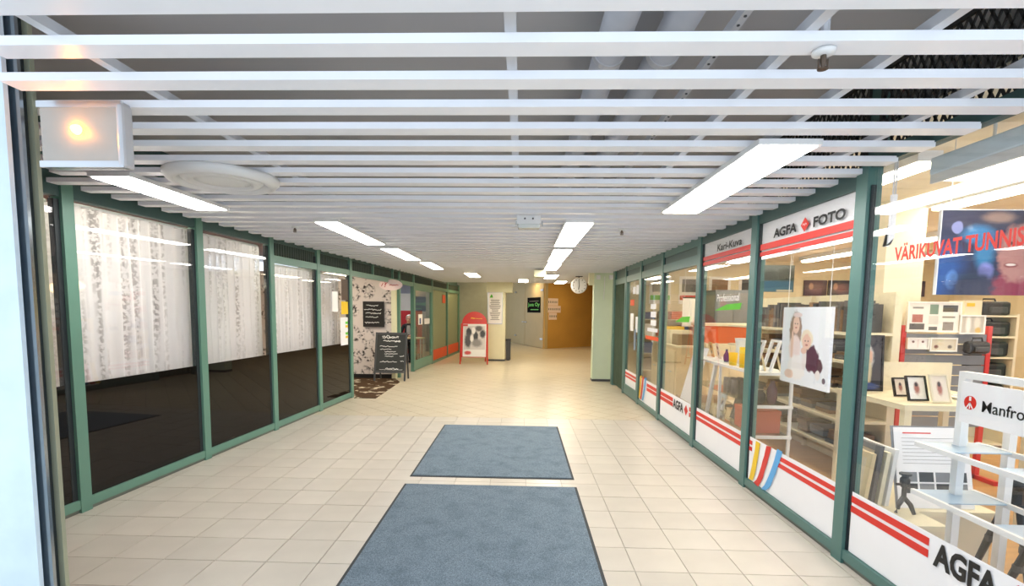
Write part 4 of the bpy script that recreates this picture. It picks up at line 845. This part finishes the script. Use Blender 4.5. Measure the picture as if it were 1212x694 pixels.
# landscape print and pictures on the back wall
a, b = atY(904, 314, 6.0), atY(939, 346, 6.0)
t = thing('landscape_print', 'dark landscape print with a lake hanging in the shop', 'photo print', ((a.x+b.x)/2, 6, b.z)); box('print', printmat('lake print', '#6d7672', [('e', .2, .55, .3, .25, '#3c443e', .3), ('e', .75, .6, .3, .3, '#434a42', .3), ('r', .5, .22, .5, .2, '#3d6a86', .2), ('r', .7, .05, .25, .04, '#c8c2ae', .1)], 'Y'), (a.x, b.x, 6.0, 6.02, b.z, a.z), t)
for x in (a.x+.02, b.x-.02): MB().tube([(x, 6.01, a.z), (x, 6.01, 2.62)], .0025, 6).build('wire', 'white', t)
cols = ['#4a2f3a', '#3a3848', '#5c3330', '#33343c', '#403a52']
for i in range(5):
    x = 5.9+i*.5; z = 1.92
    t = thing('wall_picture', ['dark red', 'slate grey', 'rust red', 'charcoal', 'violet'][i]+' wide picture high on the shop back wall', 'picture', (x, 10.88, z), 'pictures on the shop back wall')
    box('print', printmat('wallpic%d' % i, cols[i], [('e', .5, .5, .35, .3, '#7a5a5a', .5), ('e', .3, .6, .1, .2, '#b8907a', .3)], 'Y'), (x, x+.46, 10.86, 10.9, z, z+.32), t)
for i in range(6):
    x = 5.6+i*.28; t = thing('wall_picture', 'small black and white print below the wide pictures', 'picture', (x, 10.88, 1.6), 'small prints on the shop back wall')
    box('print', printmat('bw%d' % i, '#3a3a3e', [('e', .5, .5, .25, .35, '#b8b4b0', .4)], 'Y'), (x, x+.24, 10.87, 10.9, 1.62, 1.85), t)
# wedding portrait
t = frame_obj('dark framed wedding portrait on the cream table edge', (2.9, 4.3, .902), .13, .235, 0, .06, 'blk', printmat('wedding', '#2b2730', [('e', .45, .6, .25, .25, '#dcd6d2', .2), ('e', .55, .62, .13, .14, '#d9a98e', .2), ('e', .55, .35, .1, .25, '#cdbf9a', .3), ('e', .5, .05, .4, .08, '#3a4f86', .2)], 'Y'), plane='Y', wd=.015)
# cream table with frames
t = thing('cream_table', 'cream display table carrying picture frames', 'table', (3.25, 4.05, 0))
box('tabletop', 'creamb', (2.76, 3.72, 3.68, 4.5, .86, .90), t)
for x in (2.8, 3.68):
    for y in (3.72, 4.46): box('leg', 'creamb', (x-.025, x+.025, y-.025, y+.025, 0, .86), t)
box('backboard', 'cream', (2.98, 3.7, 4.44, 4.46, .90, 1.14), t)
for (px0, px1, py, Y, mf, base, lab, hh) in ((1060, 1077, 452, 4.05, 'blk', '#efe4d8', 'small black framed card on the cream table', .075), (1076, 1100, 463, 3.85, 'blk', '#f3f0ea', 'larger black framed card on the cream table', .095), (1104, 1127, 467, 3.78, 'cream', '#efe3d2', 'pale framed print with red figure on the cream table', .105)):
    a, b = atY(px0, py, Y), atY(px1, py, Y)
    frame_obj(lab, ((a.x+b.x)/2, Y, .902), (b.x-a.x)/2, hh, 0, .3, mf, printmat('card'+str(px0), base, [('e', .5, .5, .16, .25, '#b0756a', .4), ('e', .5, .68, .1, .1, '#4a4446', .3)], 'Y'), plane='Y', wd=.012)
for k in range(3):
    o = MB().obox((3.45+.05*k, 4.0, .915+.01*k), (.1, .02*k, 0), (-.02*k, .07, 0), (0, 0, .004)).build('paper_stack', 'paper'); tag(o, 'loose white paper lying on the cream table', 'paper', 'papers on the cream table')
sp = thing('wall_shop_pillar', 'plain cream square pillar inside the photo shop', 'pillar', (3.75, 5.2, 0), kind='structure'); a = atY(1041, 400, 5.0); b = atY(1086, 400, 5.0)
box('shaft', 'cream', (a.x, b.x, 5.0, 5.4, 0, 2.62), sp); box('base_strip', 'creamb', (a.x-.01, b.x+.01, 4.99, 5.41, 0, .08), sp)
# red rack with slatwall
Yk = 4.78; a, b = atY(1076, 385, Yk), atY(1179, 385, Yk)
t = thing('slatwall_rack', 'grey slatwall rack with red uprights', 'rack', ((a.x+b.x)/2, Yk+.1, 0))
for x in (a.x, b.x): box('upright', 'reddk', (x-.02, x+.02, Yk+.05, Yk+.09, 0, 1.45), t); box('foot', 'reddk', (x-.02, x+.02, Yk-.15, Yk+.2, 0, .04), t)
for k in range(9): z = .5+k*.098; box('slat', 'mgrey', (a.x+.02, b.x-.02, Yk+.06, Yk+.08, z, z+.088), t)
def hang(px0, py0, px1, py1, m, lab, cat='picture', dy=0.0):
    p_, q_ = atY(px0, py0, Yk), atY(px1, py1, Yk); t = thing('hung_'+cat.split()[-1], lab, cat, ((p_.x+q_.x)/2, Yk, q_.z)); box('panel', m, (p_.x, q_.x, Yk+.03+dy, Yk+.05+dy, q_.z, p_.z), t)
    bx_ = MB()
    for s in ((p_.x, p_.x+.012), (q_.x-.012, q_.x)): bx_.box(*s, Yk+.02+dy, Yk+.03+dy, q_.z, p_.z)
    for s in ((q_.z, q_.z+.012), (p_.z-.012, p_.z)): bx_.box(p_.x+.012, q_.x-.012, Yk+.02+dy, Yk+.03+dy, *s)
    bx_.build('border', 'paper', t)
hang(1079, 357, 1140, 394, printmat('collage', '#ece6dc', [('r', .2, .45, .1, .13, '#b06a5a', .05), ('r', .2, .18, .14, .1, '#5c5650', .05), ('r', .5, .75, .08, .16, '#7d8f7a', .05), ('r', .5, .4, .09, .14, '#d9d2c6', .05), ('r', .5, .12, .08, .06, '#6b655e', .05), ('r', .8, .78, .14, .11, '#4b4846', .05), ('r', .78, .2, .1, .14, '#8c7f72', .05), ('r', .2, .8, .1, .03, '#8a857e', .1), ('r', .78, .5, .12, .03, '#8a857e', .1)], 'Y'), 'white collage board of small photos above the red rack', dy=.012)
hang(1140, 373, 1168, 396, printmat('bagprint', '#c3b9a8', [('e', .35, .5, .1, .5, '#efe9e0', .4), ('e', .7, .6, .12, .4, '#e6dccb', .4), ('e', .75, .2, .12, .15, '#d9b15a', .3)], 'Y'), 'shiny clear packet hanging on the red rack')
hang(1077, 400, 1102, 414, printmat('twocards', '#e9dcd6', [('r', .28, .5, .18, .35, '#f3ece6', .05), ('r', .72, .5, .18, .35, '#f3ece6', .05), ('e', .28, .65, .06, .1, '#7a5450', .2), ('e', .72, .65, .06, .1, '#7a5450', .2)], 'Y'), 'small pink double card hanging on the red rack')
hang(1104, 400, 1135, 417, printmat('album page', '#d7cbb2', [('e', .25, .35, .08, .12, '#8a5a4a', .3), ('e', .75, .35, .08, .12, '#6a5a4a', .3)], 'Y'), 'beige open album page hanging on the red rack')
def bag(name, lab, x, y, z, hw, hd, hh, parent=None):
    t = thing(name, lab, 'bag', (x, y, z)); MB().box(x-hw, x+hw, y-hd, y+hd, z, z+hh).build('body', 'blk', t, bevel=.03); MB().box(x-hw*.6, x+hw*.6, y-hd-.03, y-hd, z+.02, z+hh*.6).build('pocket', 'dgrey', t, bevel=.012)
    MB().tube([(x-hw*.5, y, z+hh-.01), (x-hw*.4, y, z+hh+.03), (x+hw*.4, y, z+hh+.03), (x+hw*.5, y, z+hh-.01)], .009).build('strap', 'blk', t)
p_, q_ = atY(1141, 404, Yk), atY(1166, 419, Yk); bag('camera_bag', 'small black camera pouch hanging on the red rack', (p_.x+q_.x)/2, Yk-.02, q_.z, (q_.x-p_.x)/2, .045, p_.z-q_.z)
# bookcase with camera bags
Yb = 6.0; a, b = atY(1141, 366, Yb), atY(1208, 366, Yb)
t = thing('bookcase', 'white open bookcase holding camera bags', 'bookcase', ((a.x+b.x)/2, Yb+.2, 0))
for x in (a.x, b.x-.03): box('side', 'creamb', (x, x+.03, Yb, Yb+.35, 0, 1.57), t)
box('back', 'cream', (a.x+.03, b.x-.03, Yb+.34, Yb+.35, 0, 1.57), t)
bz = [.05, .57, .82, 1.07, 1.31, 1.55]
for z in bz: box('shelf', 'creamb', (a.x+.03, b.x-.03, Yb, Yb+.34, z-.02, z), t)
xm = (a.x+b.x)/2
for i, z in enumerate(bz[1:5]): bag('camera_bag', 'black camera bag on the %s shelf of the white bookcase' % ['lowest filled', 'second', 'third', 'top inner'][i], xm+.06, Yb+.17, z+.001, .22, .12, .17)
bag('camera_bag', 'black camera bag on top of the white bookcase', b.x-.21, Yb+.17, 1.551, .16, .12, .16)
t = thing('carton', 'cream carton with yellow label on top of the bookcase', 'carton', (a.x+.15, Yb+.15, 1.55)); box('box', 'creamb', (a.x+.045, a.x+.235, Yb+.04, Yb+.26, 1.551, 1.72), t); box('label', 'yellow', (a.x+.06, a.x+.15, Yb+.035, Yb+.04, 1.65, 1.69), t)
# hanging blurred portrait poster
a = atY(1107, 349, 3.2); zt = atY(1116, 249, 3.2).z; xr_ = a.x+.75
t = thing('portrait_poster', 'large hanging poster of a smiling face against blue lights', 'poster', ((a.x+xr_)/2, 3.2, a.z))
pp = printmat('bokeh poster', '#272b4c', [('r', .5, .9, .5, .1, '#3c3a52', .3), ('e', .45, .92, .12, .06, '#a98a7c', .4), ('e', .13, .80, .045, .075, '#8b8fc2', .12), ('e', .30, .72, .12, .1, '#3f86bd', .4), ('e', .06, .25, .14, .3, '#2b559a', .5), ('e', .12, .18, .05, .11, '#5f8fd8', .2), ('e', .36, .5, .07, .2, '#357fb0', .4), ('e', .38, .27, .06, .12, '#8a8bd0', .25), ('e', .30, .1, .2, .2, '#1e2444', .4), ('e', .70, .08, .25, .34, '#8d2440', .12), ('e', .95, .2, .2, .35, '#2a2336', .3), ('e', .80, .68, .24, .34, '#3a2a34', .25), ('e', .62, .50, .15, .34, '#b57f76', .12), ('e', .575, .36, .055, .03, '#8a4440', .2), ('e', .575, .365, .04, .015, '#e8d8d0', .2), ('e', .56, .62, .025, .018, '#3a2626', .2), ('e', .67, .64, .025, .018, '#3a2626', .2)], 'Y')
box('print', pp, (a.x, xr_, 3.2, 3.212, a.z, zt), t); bd = MB()
for s in ((a.x-.006, a.x), (xr_, xr_+.006)): bd.box(*s, 3.195, 3.215, a.z, zt)
bd.box(a.x-.006, xr_+.006, 3.195, 3.215, zt, zt+.006); bd.build('border', 'whitep', t)
for x in (a.x+.05, xr_-.05): MB().tube([(x, 3.206, zt), (x, 3.206, 2.62)], .003, 6).build('wire', 'white', t)
# display plinth with poster board, frames, small tripod
t = thing('display_plinth', 'low cream display plinth behind the near shop pane', 'plinth', (2.5, 3.3, 0)); box('top', 'creamb', (2.14, 2.92, 3.08, 3.62, .32, .35), t); box('body', 'cream', (2.16, 2.9, 3.1, 3.6, 0, .32), t); box('step_top', 'creamb', (2.14, 2.44, 2.86, 3.08, .32, .35), t); box('step_body', 'cream', (2.16, 2.42, 2.88, 3.1, 0, .32), t)
t = thing('price_board', 'white price board with text lines and grey photos leaning on the plinth', 'board', (2.58, 3.15, .352))
o0 = V((2.36, 3.13, .352)); uu = (V((.03, .14, .47))).normalized(); hh = .5; wd = .46; nn = XV.cross(uu); nn = nn if nn.y < 0 else -nn
def pb(u0, u1, v0, v1, dn, mb): return mb.obox(o0+XV*(u0+u1)/2*wd+uu*(v0+v1)/2*hh+nn*dn, XV*(u1-u0)/2*wd, uu*(v1-v0)/2*hh, nn*.0015)
pb(0, 1, 0, 1, 0, MB()).build('panel', 'whitep', t); pb(-.03, 1, 0, 1.02, -.006, MB()).build('backing', 'mgrey', t)
mb = MB()
for k in range(8): pb(.1, .95-.04*(k % 3), .86-.045*k, .864-.045*k, .002, mb)
mb.build('print_line', 'ink', t)['kind'] = 'stuff'; mb = MB(); pb(.12, .5, .92, .935, .002, mb).build('heading', 'red', t)
for r in range(2):
    for k in range(4): pb(.08+.22*k, .27+.22*k, .18+.14*r, .30+.14*r, .002, MB()).build('thumbnail', 'mgrey' if (r+k) % 2 else 'dgrey', t)
for k, (m, hh_) in enumerate((('woodt', .33), ('albumg', .38), ('creamb', .34), ('white', .36))):
    x = 2.17+.045*k; t = thing('stacked_frame', ['light wooden', 'grey', 'cream', 'white'][k]+' frame leaning edge-on in the stack on the plinth', 'frame', (x, 3.35, .351), 'frames leaning on the plinth')
    for y0 in (3.16, 3.44): MB().obox((x+.02, y0+.02, .351+hh_/2), (.012, 0, 0), (0, .022, 0), (.02, 0, hh_/2)).build('side', m, t)
    MB().obox((x+.02, 3.32, .351+.02), (.012, 0, 0), (0, .12, 0), (0, 0, .018)).build('rail', m, t); MB().obox((x+.04, 3.32, .351+hh_-.02), (.012, 0, 0), (0, .12, 0), (0, 0, .018)).build('rail', m, t)
    MB().obox((x+.021, 3.32, .351+hh_/2), (.003, 0, 0), (0, .12, 0), (.02, 0, hh_/2-.04)).build('backing', 'cloth', t)
def tripod_small(x, y, z, h_, label):
    t = thing('mini_tripod', label, 'tripod', (x, y, z))
    for k in range(3): a = k*2.094+1.35; MB().tube([(x+.055*math.cos(a), y+.055*math.sin(a), z+.008), (x+.035*math.cos(a), y+.035*math.sin(a), z+.06), (x, y, z+.1)], [.010, .014, .014]).build('leg', 'dgrey', t)
    MB().tube([(x, y, z+.09), (x, y, z+h_*.75)], .013).build('column', 'dgrey', t); MB().lathe([(.02, 0), (.026, .02), (.026, .05), (.018, .06), (.018, .07), (.032, .075), (.032, .085)], (x, y, z+h_*.68), 16).build('ball_head', 'dgrey', t); MB().tube([(x, y, z+h_*.75), (x-.05, y, z+h_*.75)], .008).build('knob', 'blk', t)
q = atZ(1068, 608, .35); tripod_small(q.x, max(q.y, 2.96), .351, .24, 'small grey tripod standing on the cream plinth')
# tripod brand stand
t = thing('sign_stand', 'white display stand with tripod brand header sign', 'display stand', (2.4, 2.5, 0))
for y in (2.765, 1.75): box('upright', 'white', (2.36, 2.40, y-.02, y+.02, 0, 1.25), t)
box('upright', 'white', (2.62, 2.66, 2.745, 2.785, 0, 1.05), t)
for y in (2.765, 1.75): box('foot', 'white', (2.3, 2.7, y-.02, y+.02, 0, .03), t)
box('top_bar', 'white', (2.36, 2.40, 1.77, 2.745, 1.215, 1.25), t)
hd = box('header_sign', 'whitep', (2.345, 2.362, 1.77, 2.745, .985, 1.20), t)
text('Manfrotto', 'black', (2.3435, 2.615, 1.06), (0, -1, 0), ZV, .315, .058, hd, .01)
MB().lathe([(.036, 0), (.036, .0012)], (2.3445, 2.685, 1.095), 28, Matrix.Rotation(R_(-90), 3, 'Y')).build('emblem', 'red', hd)
mb = MB()
for dy in (-.02, 0, .02): mb.bar((2.3425, 2.685, 1.095), (2.3425, 2.685+dy, 1.063), .006, .001, XV)
mb.box(2.342, 2.343, 2.679, 2.691, 1.105, 1.127); mb.build('emblem_mark', 'whitep', hd)
for z in (.845, .575):
    sh = MB(); 
    s0_ = box('shelf_bar', 'white', (2.19, 2.21, 1.8, 2.83, z-.02, z+.006), t); box('shelf_bar', 'white', (2.52, 2.54, 1.8, 2.83, z-.02, z+.006), t)
    for y0, y1 in ((2.62, 2.83), (2.2, 2.36)): MB().prism([(2.21, y0, z-.004), (2.52, y0, z-.004), (2.52, y1, z-.004), (2.21, y1, z-.004)], (0, 0, .006)).build('shelf_plate', 'shelfblue', t)
    if z < .6: MB().tube([(2.2, 2.82, z-.01), (2.2, 2.88, z), (2.24, 2.9, z)], .004).build('hook', 'blk', t)
def tripod_big(x, y, h_, label):
    t = thing('tripod', label, 'tripod', (x, y, 0), 'black tripods under the stand')
    for k in range(3):
        a = k*2.094+.3; f_ = V((math.cos(a), math.sin(a), 0)); MB().tube([V((x, y, .0))+f_*.16, V((x, y, h_*.35))+f_*.1, V((x, y, h_*.72))+f_*.035], [.014, .02, .024]).build('leg', 'blk', t)
        MB().lathe([(.024, 0), (.024, .035)], V((x, y, h_*.33))+f_*.095, 10).build('clamp', 'dgrey', t)
    MB().tube([(x, y, h_*.66), (x, y, h_*.84)], .03).build('column', 'blk', t); MB().ball((x, y, h_*.88), .042, n=16).build('ball_head', 'blk', t, smooth=True)
    box('plate', 'blk', (x-.045, x+.045, y-.03, y+.03, h_*.94, h_*.965), t); MB().tube([(x, y, h_*.88), (x+.075, y-.02, h_*.88)], [.012, .018]).build('knob', 'blk', t); MB().tube([(x, y, h_*.9), (x, y, h_*.95)], .016).build('neck', 'blk', t)
tripod_big(2.86, 2.92, .66, 'black ball-head tripod standing behind the brand stand'); tripod_big(2.74, 2.62, .56, 'shorter black tripod standing under the brand stand shelf')
# things deeper in the shop seen through the further panes
t = thing('orange_counter', 'cream counter with an orange upper part deep inside the shop', 'counter', (3.35, 8.5, 0)); box('body', 'creamb', (2.95, 3.8, 8.3, 8.8, .06, 1.05), t); box('upper_cabinet', 'orangef', (2.95, 3.8, 8.3, 8.8, 1.05, 1.33), t); box('top', 'creamb', (2.92, 3.83, 8.27, 8.83, 1.33, 1.37), t); box('kickboard', 'dgrey', (2.98, 3.77, 8.33, 8.78, 0, .06), t)
for x0_ in (2.97, 3.39): box('door', 'creamb', (x0_, x0_+.4, 8.285, 8.3, .1, 1.0), t)
t = thing('tall_cabinet', 'tall grey cabinet behind the orange counter', 'cabinet', (3.7, 9.4, 0)); box('body', 'mgrey', (3.45, 4.1, 9.2, 9.7, 0, 1.95), t); 
for x0_ in (3.46, 3.78): dd = box('door', 'mgrey', (x0_, x0_+.31, 9.185, 9.2, .08, 1.92), t); box('handle', 'alu', (x0_+.02, x0_+.035, 9.165, 9.185, .95, 1.1), dd)
t = thing('wall_chart', 'white hanging chart above the orange counter', 'chart', (3.0, 8.9, 1.3)); box('sheet', 'paper', (2.82, 3.1, 9.0, 9.01, 1.3, 1.8), t); MB().tube([(2.82, 9.005, 1.8), (3.1, 9.005, 1.8)], .012).build('rod', 'woodd', t)
for x in (2.85, 3.07): MB().tube([(x, 9.005, 1.8), (x, 9.005, 2.62)], .003, 6).build('wire', 'white', t)
t = thing('blue_chair', 'blue upholstered chair near the tall cabinet', 'chair', (4.3, 8.7, 0)); box('seat', 'bluef', (4.05, 4.55, 8.5, 9.0, .45, .55), t, bevel=.03); box('backrest', 'bluef', (4.05, 4.55, 8.98, 9.06, .6, 1.4), t, bevel=.03)
for x in (4.1, 4.5):
    for y in (8.55, 9.02): box('leg', 'dgrey', (x-.02, x+.02, y-.02, y+.02, 0, .45 if y < 9 else .62), t)
# leaning white board on easel and paper rolls behind the fourth pane
t = thing('easel_board', 'white board leaning on a wooden easel behind the fourth pane', 'easel', (2.3, 6.9, 0))
MB().obox((2.30, 6.75, .73), (0, .24, 0), (.09, .0, .36), (.006, 0, -.0015)).build('board', 'whitep', t)
for y in (6.55, 6.95): MB().bar((2.16, y, .004), (2.42, y-.02*(1 if y > 6.7 else -1), 1.15), .03, .02, YV).build('leg', 'woodt', t)
MB().bar((2.62, 6.75, .004), (2.42, 6.75, 1.15), .03, .02, YV).build('leg', 'woodt', t); MB().bar((2.26, 6.5, .36), (2.26, 7.0, .36), .03, .03).build('tray', 'woodt', t)
for k, (y, z) in enumerate(((7.5, .08), (7.7, .08), (7.6, .24))):
    o = MB().tube([(2.35, y, z), (3.0, y, z)], .079, 20).build('paper_roll', ['albumg', 'white', 'album'][k]); tag(o, ['grey paper roll lying behind the shop pane', 'white paper roll lying behind the shop pane', 'brown paper roll lying on top of the others'][k], 'roll', 'paper rolls')
t = thing('low_cabinet', 'light wooden cabinet behind the paper rolls', 'cabinet', (3.0, 8.0, 0)); box('body', 'woodt', (2.4, 2.88, 7.85, 9.3, 0, 1.0), t); box('top', 'creamb', (2.38, 2.9, 7.83, 9.32, 1.0, 1.03), t)
for k in range(3): dd = box('drawer', 'woodt', (2.385, 2.4, 7.9+.47*k, 8.34+.47*k, .1, .95), t); box('handle', 'alu', (2.37, 2.385, 8.05+.47*k, 8.2+.47*k, .6, .62), dd)
for k in range(3):
    o = box('carton', ['album', 'creamb', 'yellow'][k], (2.45, 2.8, 8.0+.4*k, 8.3+.4*k, 1.031, 1.2+.05*k)); tag(o, ['brown', 'cream', 'yellow'][k]+' carton on the light wooden cabinet', 'carton')

# stock shelves along the shop back wall
t = thing('stock_shelves', 'cream stock shelves along the shop back wall', 'shelf', (3.9, 10.7, 0))
for x in (2.5, 3.9, 5.3): box('upright', 'creamb', (x-.015, x+.015, 10.5, 10.88, 0, 1.55), t)
BZ = (.35, .7, 1.05, 1.4)
for z in BZ: box('shelf', 'creamb', (2.515, 3.885, 10.5, 10.88, z-.02, z), t); box('shelf', 'creamb', (3.915, 5.285, 10.5, 10.88, z-.02, z), t)
CN = {'yellow': 'yellow', 'redbox': 'terracotta', 'paper': 'white', 'bluef': 'blue', 'albumg': 'grey', 'orangef': 'orange'}
for zi, z in enumerate(BZ):
    for xa, xb in ((2.53, 3.87), (3.93, 5.27)):
        x = xa+.02
        while x < xb-.32:
            w_ = random.uniform(.12, .3); h_ = random.uniform(.12, .28); m = random.choice(list(CN))
            o = box('product_box', m, (x, x+w_, 10.55, 10.8, z+.0005, z+h_)); tag(o, '%s product box on the %s stock shelf' % (CN[m], ['lowest', 'second', 'third', 'top'][zi]), 'box', 'product boxes on the stock shelves')
            x += w_+random.uniform(.02, .12)
for k in range(4):
    x = 2.7+k*.62; t = thing('wall_poster', ['pale poster with green band', 'pale poster with red band', 'pale poster with blue band', 'pale poster with yellow band'][k]+' above the stock shelves', 'poster', (x+.22, 10.88, 1.72)); sh = box('sheet', 'paper', (x, x+.45, 10.885, 10.899, 1.72, 2.3), t); box('band', ['greenp', 'red', 'blue', 'yellow'][k], (x+.02, x+.43, 10.88, 10.885, 1.8, 1.9), t); box('picture', ['mgrey', 'albumg', 'album', 'dgrey'][k], (x+.06, x+.39, 10.88, 10.885, 1.97, 2.24), t)
